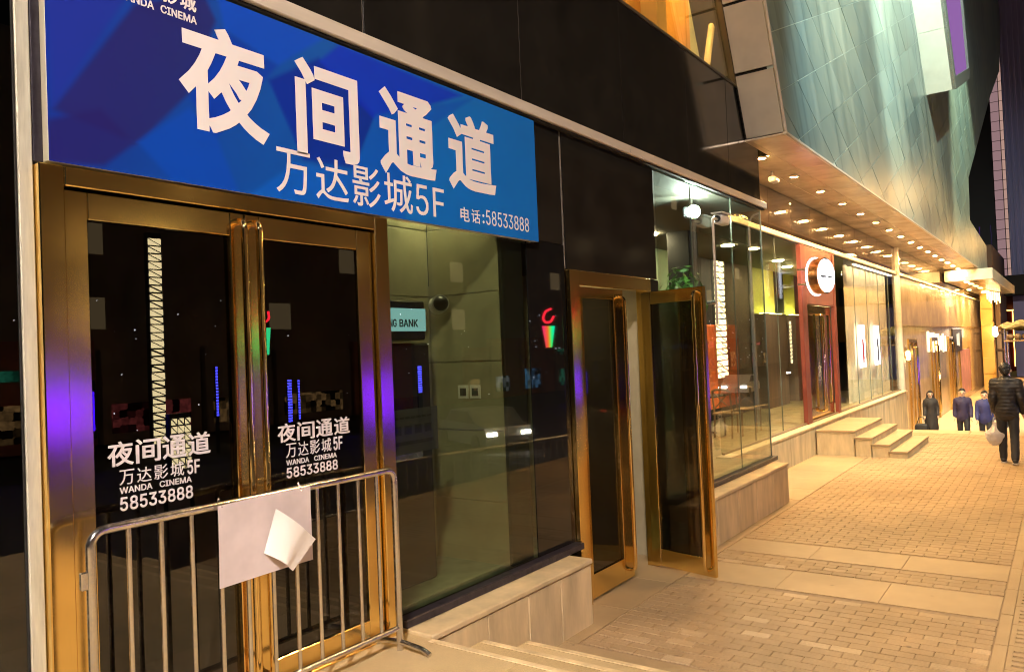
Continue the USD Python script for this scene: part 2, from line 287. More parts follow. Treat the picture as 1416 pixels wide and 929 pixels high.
for i, x in enumerate(np.arange(5.30, 20.5, PW * 1)):
    for y in np.arange(-5.04 + (i % 2) * .11, -3.9, PL): rest.append(paver(x, y, -5.05, -3.86))
obj('distant_pavers', cat(rest), PAVER_I, pav, kind='stuff')
obj('drain_channel', bx(5.26, 20.56, -3.80, -3.18, -.3, -.045, .001), GAP, pav)
k = 0
for x0 in np.arange(5.28, 20.3, .5):
    ms = [bx(x0, x0 + .494, -3.80, -3.74, -.035, .0, .003), bx(x0, x0 + .494, -3.215, -3.18, -.035, .0, .003)]
    xs = [x0, x0 + .085, x0 + .18, x0 + .275, x0 + .37, x0 + .494]
    for j in range(5): ms.append(bx(xs[j] + (.0 if j == 0 else .02), xs[j + 1] - (.0 if j == 4 else .02), -3.745, -3.21, -.035, -.0005, .003))
    obj('drain_cover', cat(ms), SLAB, pav)
# platform in front of the first door and the three steps down from it
PZ = .52
plat = thing('platform', None, None, kind='structure')
obj('base', bx(-8, 3.66, -4.9, .0, -1.38, PZ - .035, .001), JOINT, plat)
for x1 in np.arange(3.70, -6, -1.2):
    x0 = x1 - 1.195
    for y0, y1 in ((-.98, -.0), (-1.98, -.985), (-2.98, -1.985), (-3.98, -2.985), (-4.9, -3.985)):
        if x1 < 1 and y1 < -2.5: pass
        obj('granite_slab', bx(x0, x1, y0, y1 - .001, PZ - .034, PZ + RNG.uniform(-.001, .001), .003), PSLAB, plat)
st = thing('platform_steps', 'three pale stone steps going down from the platform to the brick pavement', 'steps')
for i, (xa, z) in enumerate(((4.22, .347), (4.74, .173))):
    for y0 in (-1.5, -2.7, -3.9, -4.9):
        y1 = {-1.5: -.285, -2.7: -1.505, -3.9: -2.705, -4.9: -3.905}[y0]
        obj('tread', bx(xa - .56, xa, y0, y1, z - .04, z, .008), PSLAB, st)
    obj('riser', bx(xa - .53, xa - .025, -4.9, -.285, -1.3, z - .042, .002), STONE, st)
obj('landing_slab', bx(4.2, 5.255, -4.9, -.285, -.04, .001, .004), SLAB, st)
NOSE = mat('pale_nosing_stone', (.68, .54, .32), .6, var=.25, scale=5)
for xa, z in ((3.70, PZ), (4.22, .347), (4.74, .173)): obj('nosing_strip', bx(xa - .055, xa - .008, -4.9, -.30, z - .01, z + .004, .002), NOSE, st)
obj('riser', bx(3.64, 3.675, -4.9, -.285, -.3, PZ - .036, .002), STONE, st)
# stairs down to the lower pavement
ls = thing('street_stairs', 'wide pale stone stairs going down past the people to the lower pavement', 'steps')
for i in range(7):
    z = -i * 1.1 / 7
    x0 = 20.57 if i == 0 else 21.3 + (i - 1) * .34
    for y0, y1 in ((-1.7, .62), (-3.4, -1.705), (-5.3, -3.405)):
        obj('tread', bx(x0 - .02, 21.3 + i * .34, y0, y1, z - .04, z + .001, .012), SLAB, ls)
    obj('riser', bx(x0 - .02, 21.3 + i * .34 - .02, -5.3, .62, -1.39, z - .042, .002), STONE, ls)

# ---------------------------------------------------------------- near block of the shopping centre: black glass front
A = thing('shopping_centre_front', 'black glass shopping centre front with brass doors and stone plinths', 'building')
T0 = .012
def part(n, m, mt, parent=A, **k): return obj(n, m, mt, parent, **k)
# upper black panels, lower black panels, silver strip
ed = [-1.9, -.05, 1.76, 3.58, 5.39, 7.24, 8.95, 10.35, 11.64]
for a, b in zip(ed, ed[1:]): part('black_panel', bx(a + .006, b - .006, 0, .05, 4.36, 5.885, .003), BLACKP)
part('panel_backing', bx(-1.9, 11.62, .06, .12, 4.30, 5.88, .001), GAP); part('panel_backing', bx(-1.9, 7.9, .06, .12, 3.27, 4.299, .001), GAP)
SEAM = mat('panel_seam', (.16, .145, .12), .5)
for a in ed[1:-1]: part('panel_seam', bx(a - .004, a + .004, .006, .03, 4.375, 5.88, .001), SEAM)
for a in (5.975,): part('panel_seam', bx(a - .006, a + .006, .004, .03, 3.03, 4.26, .001), SEAM)
part('top_trim', bx(-1.9, 11.66, -.015, .2, 5.89, 5.925, .004), mat('dark_trim', (.10, .09, .07), .4, .5))
for a, b in ((1.6, 2.64), (2.652, 4.3), (4.312, 5.96), (6.0, 7.9)): part('black_panel', bx(a, b - .012, 0, .05, 3.03 if a > 5.97 else 3.24, 4.27, .003), BLACKP)
for a, b in ((-1.9, 1.2), (1.204, 7.235), (7.24, 11.72)): part('silver_strip', bx(a, b, -.07, .0, 4.28, 4.372, .006), SILVER)
part('strip_shadow_gap', bx(-1.9, 11.7, -.045, .0, 4.262, 4.279, .002), GAP)
# left of the first door: tinted pane with a pale upright
part('glass_pane', bx(-1.9, 1.485, .0, .012, .56, 4.25, .001), GLASS_D)
part('pale_upright', bx(1.498, 1.557, -.010, .03, .52, 4.26, .004), mat('pale_upright_paint', (.60, .58, .46), .4, .2, var=.15, scale=6, stretch=(8, 8, .8)))
part('dark_seal', bx(1.487, 1.496, -.004, .03, .52, 4.26, .002), GAP)
part('dark_reveal', bx(1.56, 1.60, -.01, .05, 3.215, 4.262, .003), DARKMETAL)
# first double door
fr = part('door_frame', bx(1.56, 1.665, -.055, .06, .52, 3.205, .005), BRASS_V)
part('jamb', bx(3.562, 3.68, -.055, .06, .52, 3.205, .005), BRASS_V, fr)
part('frame_head', bx(1.667, 3.56, -.055, .06, 3.118, 3.205, .005), BRASS, fr)
part('threshold', bx(1.667, 3.56, -.05, .06, .52, .535, .003), BRASS, fr)
def leaf(x0, x1, z0, z1, y, ls_, rs_, top, bot, name='door_leaf', lab=None, hside=1, hz=None, gl=None):
    st_ = part(name, bx(x0, x0 + ls_, y - .022, y + .022, z0, z1, .004), BRASS_V, label=lab)
    part('stile', bx(x1 - rs_, x1, y - .022, y + .022, z0, z1, .004), BRASS_V, st_)
    part('rail', bx(x0 + ls_ + .001, x1 - rs_ - .001, y - .021, y + .021, z1 - top, z1, .004), BRASS, st_)
    part('rail', bx(x0 + ls_ + .001, x1 - rs_ - .001, y - .021, y + .021, z0, z0 + bot, .004), BRASS, st_)
    part('pane', bx(x0 + ls_, x1 - rs_, y - .006, y + .006, z0 + bot, z1 - top, .001), gl or GLASS_D, st_)
    hx = x1 - rs_ * .5 if hside > 0 else x0 + ls_ * .5
    a, b = hz or (z0 + .1, z1 - .06)
    part('pull_handle', tube(bend([(hx, y - .02, b), (hx, y - .085, b), (hx, y - .085, a), (hx, y - .02, a)], .05), .019, 12), BRASS_P, st_, smooth=40)
    return st_
l1 = leaf(1.672, 2.606, .54, 3.108, 0., .105, .085, .125, .13, hside=1, hz=(.62, 3.06))
l2 = leaf(2.612, 3.555, .54, 3.108, 0., .09, .125, .125, .13, hside=-1, hz=(.62, 3.06))
def stickers(parent, X0, X1, zs, y):
    w = (X1 - X0); cx = [X0 + w * (.0 + .255 * k) for k in range(4)]
    part('lettering', cat([hanzi(c, cx[k], cx[k] + w * .235, zs[0], zs[1], y, 7) for k, c in enumerate('夜间通道')]), WHITE_STK, parent)
    part('lettering', cat([hanzi(c, X0 + w * (.10 + .16 * k), X0 + w * (.10 + .16 * k + .135), zs[2], zs[3], y, 1) for k, c in enumerate('万达影城')] + [latin('5F', X0 + w * .75, X0 + w * .88, zs[2], y, .002, zs[3])]), WHITE_STK, parent)
    part('lettering', cat(latin('WANDA', X0 + w * .10, X0 + w * .40, zs[4], y, .002, zs[5]), latin('CINEMA', X0 + w * .47, X0 + w * .79, zs[4], y, .002, zs[5])), WHITE_STK, parent)
    part('lettering', latin('58533888', X0 + w * .10, X0 + w * .80, zs[6], y, .002, zs[7]), WHITE_STK, parent)
stickers(l1, 1.84, 2.37, (1.845, 1.96, 1.755, 1.825, 1.715, 1.745, 1.635, 1.70), -.010)
stickers(l2, 2.79, 3.33, (1.845, 1.95, 1.755, 1.835, 1.712, 1.742, 1.64, 1.70), -.010)
# bank lobby window, right of the door
part('glass_pane', bx(3.70, 5.345, .0, .012, .60, 3.235, .001), GLASS_W)
part('black_panel', bx(5.36, 5.955, .0, .012, .60, 3.235, .001), BLACKP3)
part('window_sill', bx(3.69, 5.96, -.085, .02, .545, .60, .006), DARKMETAL)
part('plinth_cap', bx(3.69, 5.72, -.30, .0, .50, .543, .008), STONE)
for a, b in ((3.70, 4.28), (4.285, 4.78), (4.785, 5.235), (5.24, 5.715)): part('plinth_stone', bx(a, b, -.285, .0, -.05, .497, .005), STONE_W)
# second double door: left leaf shut, right leaf standing open
fr2 = part('door_frame', bx(5.965, 6.13, -.05, .08, .0, 3.02, .005), BRASS_V)
part('jamb', bx(7.52, 7.62, -.05, .08, .0, 3.02, .005), BRASS_V, fr2)
part('frame_head', bx(6.132, 7.518, -.05, .08, 2.885, 3.02, .005), BRASS, fr2)
part('black_panel', bx(7.63, 7.92, .0, .05, .0, 3.02, .003), BLACKP)
leaf(6.14, 7.02, .03, 2.875, 0., .075, .2, .10, .22, hside=1, hz=(.12, 2.80))
def open_leaf():
    ang = math.degrees(math.atan2(-.76, -.20))      # from the hinge out towards the street
    def pt(m): return rotz(m, ang, (7.50, .0, 0))
    Ln = .79
    s = part('door_leaf', pt(bx(.0, .12, -.022, .022, .035, 2.87, .004)), BRASS_V, label='brass framed door leaf standing open towards the street')
    part('stile', pt(bx(Ln - .12, Ln, -.022, .022, .035, 2.87, .004)), BRASS_V, s)
    part('rail', pt(bx(.121, Ln - .121, -.021, .021, 2.74, 2.87, .004)), BRASS, s)
    part('rail', pt(bx(.121, Ln - .121, -.021, .021, .035, .21, .004)), BRASS, s)
    part('pane', pt(bx(.12, Ln - .12, -.006, .006, .21, 2.74, .001)), GLASS_D, s)
    for sgn in (-1, 1): part('pull_handle', pt(tube(bend([(Ln - .075, sgn * .02, 2.82), (Ln - .075, sgn * .085, 2.82), (Ln - .075, sgn * .085, .10), (Ln - .075, sgn * .02, .10)], .05), .019, 12)), BRASS_P, s, smooth=40)
open_leaf()
# glass corner of the near block
for a, b in ((7.95, 8.93), (8.94, 10.33), (10.34, 11.598)): part('glass_pane', bx(a, b, .0, .012, .62, 4.262, .001), GLASS_C)
part('glass_pane', bx(11.586, 11.598, .014, .76, .62, 4.262, .001), GLASS_C)
part('glass_edge', cat(bx(11.59, 11.61, -.006, .012, .62, 4.262, .002), bx(10.331, 10.339, -.002, .012, .62, 4.262, .001), bx(8.931, 8.939, -.002, .012, .62, 4.262, .001)), mat('glass_edge_seal', (.10, .12, .10), .3))
part('window_sill', bx(7.95, 11.63, -.085, .02, .56, .62, .006), DARKMETAL)
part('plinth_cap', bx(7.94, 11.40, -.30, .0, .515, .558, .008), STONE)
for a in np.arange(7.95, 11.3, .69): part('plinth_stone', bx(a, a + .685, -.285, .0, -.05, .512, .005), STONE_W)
# rooms behind: dark cinema entrance, bank lobby, doorway passage
def room(x0, x1, y0, y1, z0, z1, wall, floor, ceil, parent=A, skip=''):
    if 'l' not in skip: part('room_wall', bx(x0 - .05, x0, y0, y1, z0, z1, .001), wall, parent)
    if 'r' not in skip: part('room_wall', bx(x1, x1 + .05, y0, y1, z0, z1, .001), wall, parent)
    if 'b' not in skip: part('room_wall', bx(x0 - .05, x1 + .05, y1 + .001, y1 + .05, z0, z1, .001), wall, parent)
    part('room_floor', bx(x0 - .05, x1 + .05, y0 - .0, y1 + .05, z0 - .05, z0 - .001, .001), floor, parent)
    part('room_ceiling', bx(x0 - .05, x1 + .05, y0, y1 + .05, z1 + .001, z1 + .05, .001), ceil, parent)
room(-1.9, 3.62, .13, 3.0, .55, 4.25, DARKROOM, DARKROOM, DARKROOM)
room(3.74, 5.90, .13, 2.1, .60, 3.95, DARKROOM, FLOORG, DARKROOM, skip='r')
# lobby side wall of stone slabs with open joints
for (z0, z1) in ((.60, 1.10), (1.106, 1.67), (1.676, 2.235), (2.241, 2.795), (2.801, 3.36), (3.366, 3.93)):
    part('wall_slab', bx(5.03, 5.07, .06, .80, z0, z1, .003), WALLBEIGE)
    part('wall_slab', bx(3.75, 5.027, .80, .84, z0, z1, .003), WALLBEIGE)
part('wall_end', bx(5.035, 5.33, .03, .06, .60, 3.25, .002), mat('dark_green_mullion', (.02, .025, .02), .4))
LOBBY = emit('lobby_ceiling_lamp', (1., .90, .56), 300.)
part('ceiling_lamp', bx(4.86, 4.97, .52, .70, 3.91, 3.935, .002), LOBBY)
room(6.0, 7.86, .14, 2.2, .0, 3.0, mat('passage_wall', (.36, .31, .20), .6, var=.1, scale=4), FLOORG, DARKROOM)
part('ceiling_lamp', bx(7.0, 7.3, 1.0, 1.3, 2.985, 2.998, .002), emit('passage_ceiling_lamp', (1., .78, .42), 45.))

# ---------------------------------------------------------------- the big blue sign over the door
def sign_board():
    S = thing('cinema_entrance_sign', 'large blue printed sign board with white Chinese characters over the brass doors', 'sign', (0, 0, 0))
    X0, X1, Z0, Z1, Y = 1.60, 5.46, 3.215, 4.235, -.062
    obj('board', bx(X0, X1, Y + .004, -.004, Z0, Z1, .004), mat('sign_edge', (.45, .43, .33), .5), S)
    nx, nz = 300, 84
    gx, gz = np.meshgrid(np.linspace(X0, X1, nx), np.linspace(Z0 + (0), Z1, nz)); V = np.c_[gx.ravel(), np.full(gx.size, Y), gz.ravel()]
    i = (np.arange(nz - 1)[:, None] * nx + np.arange(nx - 1)).ravel(); F = np.vstack([np.c_[i, i + 1, i + nx + 1], np.c_[i, i + nx + 1, i + nx]])
    u = (V[:, 0] - X0) / (X1 - X0); v = (V[:, 2] - Z0) / (Z1 - Z0)
    c = np.array([.003, .030, .30]) * (1 - u[:, None]) + np.array([.001, .17, .62]) * u[:, None]
    A_ = V[:, 0] - X0; B_ = V[:, 2] - Z0                           # printed facets, each with its own blue
    FAC = [((0.015, 0.012, 0.126), [(0.41, 0.83), (0.78, 1.01), (0.85, 0.89), (0.68, 0.46), (0.4, 0.15), (0.02, 0.23)]), ((0.014, 0.010, 0.13), [(-0.0, 0.18), (0.23, 0.28), (0.39, 0.15), (0.24, 0.02), (-0.01, -0.01)]), ((0.001, 0.057, 0.461), [(0.68, 0.39), (0.4, 0.16), (0.62, -0.04), (0.97, -0.04), (0.83, 0.27)]), ((0.0, 0.064, 0.578), [(0.86, 1.03), (1.57, 1.01), (1.24, 0.76), (0.9, 0.86)]), ((0.0, 0.014, 0.309), [(1.17, 0.66), (1.54, 0.89), (2.0, 0.65), (1.8, 0.27), (1.4, 0.25)]), ((0.0, 0.023, 0.571), [(1.71, 1.02), (2.91, 1.0), (2.0, 0.61), (1.54, 0.87)]), ((0.002, 0.15, 0.578), [(3.05, 1.01), (3.9, 1.01), (3.87, -0.01), (2.24, -0.0), (2.49, 0.66)]), ((0.001, 0.104, 0.578), [(0.97, -0.04), (1.35, 0.23), (2.25, 0.26), (2.24, -0.0)]), ((0.011, 0.025, 0.309), [(0.01, 0.74), (0.39, 0.88), (0.02, 0.24)]), ((0.0, 0.035, 0.414), [(0.88, 0.86), (1.24, 0.76), (0.83, 0.27), (0.68, 0.44)]), ((0.0, 0.09, 0.537), [(1.8, 0.27), (2.0, 0.65), (3.04, 1.01), (2.49, 0.66), (2.25, 0.21)])]
    from shapely import contains_xy, points, distance
    for col, pts in FAC:
        pg = Polygon(pts); inside = contains_xy(pg, A_, B_); dd = distance(pg.exterior, points(A_, B_))
        w = np.where(inside, np.clip(.5 + dd / .03, 0, 1), np.clip(.5 - dd / .03, 0, 1))[:, None]
        t_ = (.72 + .28 * np.clip(meshkit.noise(V * 1.1 + col[2] * 40), 0, 1))[:, None]; c[:] = c * (1 - w * t_) + np.array(col) * w * t_
    g = .94 + .12 * meshkit.fbm(V * 3.0, 3, 4)[:, None]
    pr = obj('printed_face', (V, F), usdkit.material(stage, L + 'sign_print', {'a': ('attribute', {'attribute': 'print'}), 'p': ('principled_bsdf', {'roughness': .55, 'specular_ior_level': .12})}, [('a.color', 'p.base_color')], surface='p.BSDF'), S)
    UsdGeom.PrimvarsAPI(UsdGeom.Mesh(pr)).CreatePrimvar('print', Sdf.ValueTypeNames.Color3fArray, 'vertex').Set(Vt.Vec3fArray.FromNumpy((c * g).astype(np.float32)))
    y = Y - .003
    for ch, a, b in (('夜', 2.225, 2.765), ('间', 2.955, 3.445), ('通', 3.63, 4.18), ('道', 4.315, 4.885)):
        obj('large_character', hanzi(ch, a, b, 3.50, 4.075, y, 12.), WHITE_LET, S)
    for ch, a, b in (('万', 2.80, 3.045), ('达', 3.085, 3.34), ('影', 3.375, 3.615), ('城', 3.65, 3.92)):
        obj('character', hanzi(ch, a, b, 3.255, 3.51, y, 1.5), WHITE_LET, S)
    obj('lettering', cat(latin('5', 3.955, 4.08, 3.265, y, .002, 3.475, False), latin('F', 4.13, 4.25, 3.27, y, .002, 3.475, False)), WHITE_LET, S)
    obj('phone_number', cat(hanzi('电', 4.43, 4.535, 3.275, 3.38, y, 2), hanzi('话', 4.56, 4.665, 3.275, 3.38, y, 2), latin(':', 4.695, 4.715, 3.285, y, .002, 3.355), latin('58533888', 4.74, 5.32, 3.28, y, .002, 3.395, False)), WHITE_LET, S)
    obj('logo_text', cat([hanzi(ch, 1.93 + .105 * k, 2.02 + .105 * k, 4.105, 4.20, y, 7) for k, ch in enumerate('万达影城')] + [latin('WANDA', 1.915, 2.105, 4.045, y, .002, 4.085), latin('CINEMA', 2.14, 2.335, 4.045, y, .002, 4.085)]), WHITE_LET, S)
sign_board()

GLASS_F = glass('far_shop_glass', (.95, .96, .93), .03, wob=.012, pw=9.)

# ---------------------------------------------------------------- things at the near block
def barrier():
    b = thing('crowd_barrier', 'chrome tube crowd barrier standing on the platform before the brass doors', 'barrier', (1.64, -.24, PZ))
    H = 1.095; W = 1.82
    obj('frame', tube(bend([(0, 0, .0), (0, 0, H), (W, 0, H), (W, 0, .0)], .075, 7), .0205, 16), STEEL, b, smooth=50)
    obj('lower_rail', tube([(0, 0, .135), (W, 0, .135)], .016, 12), STEEL, b, smooth=50)
    for k in range(11): x = .165 + .1505 * k; obj('bar', tube([(x, 0, .13), (x, 0, H - .01)], .0115, 10), STEEL, b, smooth=50)
    for x in (0, W): obj('foot', tube(bend([(x, -.24, .012), (x, -.19, .035), (x, 0, .05), (x, .15, .035), (x, .2, .012)], .04), .017, 10), STEEL, b, smooth=50)
    for z in (.42, .86): obj('hook', bx(-.045, -.015, -.012, .012, z, z + .075, .004), STEEL, b)
barrier()
def notice():
    t = thing('white_notice_board', 'blank white board hung on the barrier with a torn corner curling forward', 'board', (2.225, -.272, 1.225))
    w, h = .565, .395
    nx, nz = 24, 18; P = []
    for j in range(nz):
        for i in range(nx):
            u, v = i / (nx - 1), j / (nz - 1); P.append((u * w, -.006 * math.sin(3 * u + 2 * v) - .004 * v * u, v * h + .008 * math.sin(2.2 * u)))
    P = np.array(P); F = []
    for j in range(nz - 1):
        for i in range(nx - 1): a = j * nx + i; F += [(a, a + 1, a + nx + 1), (a, a + nx + 1, a + nx)]
    B = P + [0, .004, 0]; n = len(P); F = np.array(F)
    obj('board', trimesh.Trimesh(np.vstack([P, B]), np.vstack([F, F[:, ::-1] + n]), process=False), PAPER, t, smooth=True)
    # torn flap: a kite of paper, curled out along its left edge
    K = [np.array(q) for q in ((.325, .325), (.545, .125), (.365, .005), (.245, .115))]; V = []; N = 12
    for j in range(N + 1):
        for i in range(N + 1):
            s, q = i / N, j / N; a = K[0] * (1 - s) + K[1] * s; b_ = K[3] * (1 - s) + K[2] * s; p = a * (1 - q) + b_ * q
            V.append((p[0], -.014 - .085 * math.sin(min(1, s * 1.25) * 2.2) * (.55 + .45 * q), p[1]))
    F = []
    for j in range(N):
        for i in range(N): a = j * (N + 1) + i; F += [(a, a + N + 1, a + N + 2), (a, a + N + 2, a + 1)]
    obj('torn_flap', trimesh.Trimesh(np.array(V), np.array(F), process=False), PAPER2, t, smooth=True)
    for x in (.02, .5): obj('wire_tie', tube([(x, -.008, h - .01), (x, .02, h + .035), (x, .04, h - .01)], .0025, 6), STEEL, t)
notice()

# the bank lobby: cash machine, ceiling camera on the wall, sockets, notice on the glass
atm = thing('cash_machine', 'cash machine with a lit pale blue bank sign inside the lobby window', 'cash machine', (3.78, .0, .60))
ATMB = mat('cash_machine_body', (.014, .016, .020), .3, .1)
obj('cabinet', bx(.0, .76, .38, .78, .0, 1.80, .02), ATMB, atm)
obj('sign_hood', bx(.0, .63, .302, .78, 1.82, 2.11, .01), ATMB, atm)
sg = obj('lit_sign', bx(.01, .62, .285, .30, 1.885, 2.052, .004), emit('bank_sign_light', (.36, .72, .82), .9), atm)
obj('lettering', cat(latin('NG', .225, .30, 1.915, .281, .003, 1.972), latin('BANK', .33, .525, 1.915, .281, .003, 1.972)), mat('bank_lettering', (.01, .05, .07), .5), sg)
obj('screen', bx(.2, .6, .37, .38, 1.1, 1.4, .004), mat('dark_screen', (.01, .012, .02), .1), atm)
obj('keypad', bx(.22, .55, .30, .379, .95, 1.0, .004), STEEL, atm)
cm = thing('dome_camera', 'round white security camera on the lobby wall above the bank sign', 'camera', (4.93, .60, 2.70))
obj('arm', bx(.0, .09, -.03, .03, .02, .07, .006), WHITEPL, cm)
obj('housing', disc((-.02, -.01, .02), .075, (-.55, -.80, .1), .11), WHITEPL, cm, smooth=40)
obj('dome', trimesh.creation.icosphere(3, .062).apply_translation((-.055, -.06, .025)), DARKPL, cm, smooth=True)
for k, (y, lab) in enumerate(((.46, 'wall socket on the lobby wall, the farther one of the pair'), (.335, 'wall socket on the lobby wall, the nearer one of the pair'))):
    so = thing('wall_socket', lab, 'socket', (5.03, y, 1.99), group='pair of wall sockets in the lobby')
    obj('plate', bx(-.008, .0, -.055, .055, -.055, .055, .003), WHITEPL, so); obj('insert', bx(-.011, -.0085, -.032, .032, -.035, .03, .002), mat('socket_insert' + str(k), (.08, .08, .07), .5), so)
ps = thing('window_notice', 'grey printed notice taped inside the lobby window beside the brass frame', 'notice', (3.715, .022, 1.645))
obj('sheet', bx(.0, .47, .0, .004, .0, .30, .001), mat('grey_notice_paper', (.075, .07, .085), .7), ps)
obj('print', cat([bx(.03 + .055 * i, .075 + .055 * i, -.002, -.0005, .235, .25, .001) for i in range(7)] + [bx(.03 + .1 * i, .10 + .1 * i, -.002, -.0005, .13 , .19, .001) for i in range(4)] + [bx(.03, .42, -.002, -.0005, .06, .085, .001)]), mat('notice_print', (.035, .03, .04), .7), ps)

# flood light inside the glass corner, camera on a bent pipe outside it
fl = thing('flood_lamp', 'glaring white green flood lamp inside the glass corner above the open door', 'lamp', (9.90, .34, 4.05))
obj('housing', bx(-.12, .14, -.02, .12, -.06, .09, .02), DARKPL, fl); obj('bracket', bx(-.02, .02, .02, .06, .08, .21, .004), STEEL, fl)
obj('lens', disc((-.13, -.04, -.0), .085, (-.75, -.6, -.12), .02), emit('flood_lens', (.80, 1., .86), 900.), fl)
cc = thing('pole_camera', 'white bullet camera on a bent white pipe at the glass corner', 'camera', (9.33, -.12, 2.64))
obj('pipe', tube(bend([(0, 0, -.1), (0, 0, 1.22), (.18, 0, 1.22)], .05), .016, 10), mat('pipe_paint', (.62, .52, .42), .45), cc, smooth=50)
obj('camera_body', rotz(cat(bx(.17, .45, -.06, .06, 1.17, 1.29, .02), bx(.14, .48, -.075, .075, 1.295, 1.315, .004)), 0), WHITEPL, cc); obj('lens', disc((.16, -.0, 1.23), .04, (-1, 0, 0), .02), DARKPL, cc)
obj('clamp', bx(-.03, .03, .0, .115, .15, .19, .005), STEEL, cc)
pl = thing('potted_plant', 'green leafy pot plant behind the glass corner pane', 'plant', (10.95, 1.0, .56))
obj('pot', trimesh.creation.revolve([(0.0, 0), (.16, 0), (.22, .4), (.19, .4), (.17, .35), (0, .35)], sections=24), mat('plant_pot', (.25, .22, .18), .5), pl, smooth=40)
obj('stem', tube([(0, 0, .3), (.03, .02, 1.4), (-.02, 0, 2.2)], [.04, .035, .02], 8), mat('plant_stem', (.12, .08, .04), .8), pl, smooth=True)
LV = []; LF = []
for k in range(420):
    d = RNG.normal(size=3); d /= np.linalg.norm(d); c = np.array([0, 0, 2.35]) + d * np.array([.40, .34, .62]) * RNG.uniform(.35, 1.) ; t1 = np.cross(d, RNG.normal(size=3)); t1 /= np.linalg.norm(t1); t2 = np.cross(d, t1) * .4 + d * .25
    n0 = len(LV); ln = RNG.uniform(.10, .19); LV += [c, c + (t1 * .5 + t2 * .4) * ln, c + t1 * ln, c + (t1 * .5 - t2 * .4) * ln]; LF += [(n0, n0 + 1, n0 + 2), (n0, n0 + 2, n0 + 3)]
obj('leaves', (np.array(LV), np.array(LF)), mat('plant_leaf', (.06, .16, .02), .5, var=.3, scale=6), pl, kind='stuff')

# ---------------------------------------------------------------- far block: restaurant front under the overhang
Bk = thing('restaurant_block', 'warm lit restaurant and shop block with long bright strip, brown panels and downlights', 'building')
YF = .77
def pb(n, m, mt, parent=Bk, **k): return obj(n, m, mt, parent, **k)
for a in np.arange(11.62, 57, 1.46):
    pb('brown_panel', bx(a, min(a + 1.452, 57.2), YF, YF + .05, 4.38, 5.165, .003), BLACKP2)
for a, b in ((11.62, 19.5), (19.505, 27.72), (27.77, 40.), (40.005, 57.1)): pb('bright_strip', bx(a, b, YF - .06, YF + .0, 4.285, 4.375, .006), mat('bright_strip_paint', (.80, .70, .56), .4) if a < 12 else '/World/Looks/bright_strip_paint')
pb('ceiling_slab', bx(7.9, 11.6, .05, 8, 4.262, 4.279, .001), mat('shop_ceiling', (.09, .085, .07), .7)); pb('ceiling_slab', bx(11.602, 57.2, YF + .005, 8, 4.262, 4.279, .001), '/World/Looks/shop_ceiling')
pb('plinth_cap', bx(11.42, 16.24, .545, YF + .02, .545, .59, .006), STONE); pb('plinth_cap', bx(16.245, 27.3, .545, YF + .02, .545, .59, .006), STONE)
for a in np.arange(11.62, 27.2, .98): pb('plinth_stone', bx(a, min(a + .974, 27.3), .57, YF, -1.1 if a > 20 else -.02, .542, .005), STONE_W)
edges = [11.62, 13.25, 14.8, 16.29]
for a, b in zip(edges, edges[1:]): pb('glass_pane', bx(a + .004, b - .004, YF, YF + .012, .60, 4.28, .001), GLASS_F)
edges2 = [19.16, 20.2, 21.4, 22.9, 24.5, 26.1, 27.62]
for a, b in zip(edges2, edges2[1:]): pb('glass_pane', bx(a + .004, b - .004, YF, YF + .012, .60, 4.28, .001), GLASS_F)
for a in (13.25, 14.8, 21.4, 22.9, 24.5, 26.1): pb('glass_fin', bx(a - .006, a + .006, YF - .015, YF, .60, 4.28, .002), '/World/Looks/glass_edge_seal')
pb('pale_mullion', bx(27.62, 27.76, YF - .10, YF + .05, .55, 5.16, .006), SILVER)
pb('sill_board', bx(11.62, 27.3, YF - .05, YF, .59, .625, .004), mat('brown_sill', (.16, .11, .07), .4))
# red door surround with brass doors
RED = mat('brick_red_surround', (.17, .034, .02), .5, var=.15, scale=3)
ds = pb('red_door_surround', bx(16.30, 16.64, .70, .785, .59, 4.265, .008), RED)
pb('red_jamb', bx(18.95, 19.15, .70, .785, .59, 4.265, .008), RED, ds)
pb('header_panel', bx(16.645, 18.945, .71, .785, 3.05, 4.265, .006), mat('surround_header', (.22, .07, .05), .5, var=.2, scale=2), ds)
for a, b in ((16.65, 17.79), (17.80, 18.94)):
    s = pb('brass_door_leaf', cat(bx(a, a + .14, .80, .86, .60, 3.04, .004), bx(b - .14, b, .80, .86, .60, 3.04, .004), bx(a + .141, b - .141, .80, .86, 2.85, 3.04, .004), bx(a + .141, b - .141, .80, .86, .60, .85, .004)), BRASS_V)
    pb('pane', bx(a + .14, b - .14, .825, .835, .85, 2.85, .001), GLASS_C, s)
    hx = b - .07 if a < 17.5 else a + .07
    pb('pull_handle', tube(bend([(hx, .80, 2.85), (hx, .70, 2.85), (hx, .70, .75), (hx, .80, .75)], .06), .022, 10), BRASS_P, s, smooth=40)
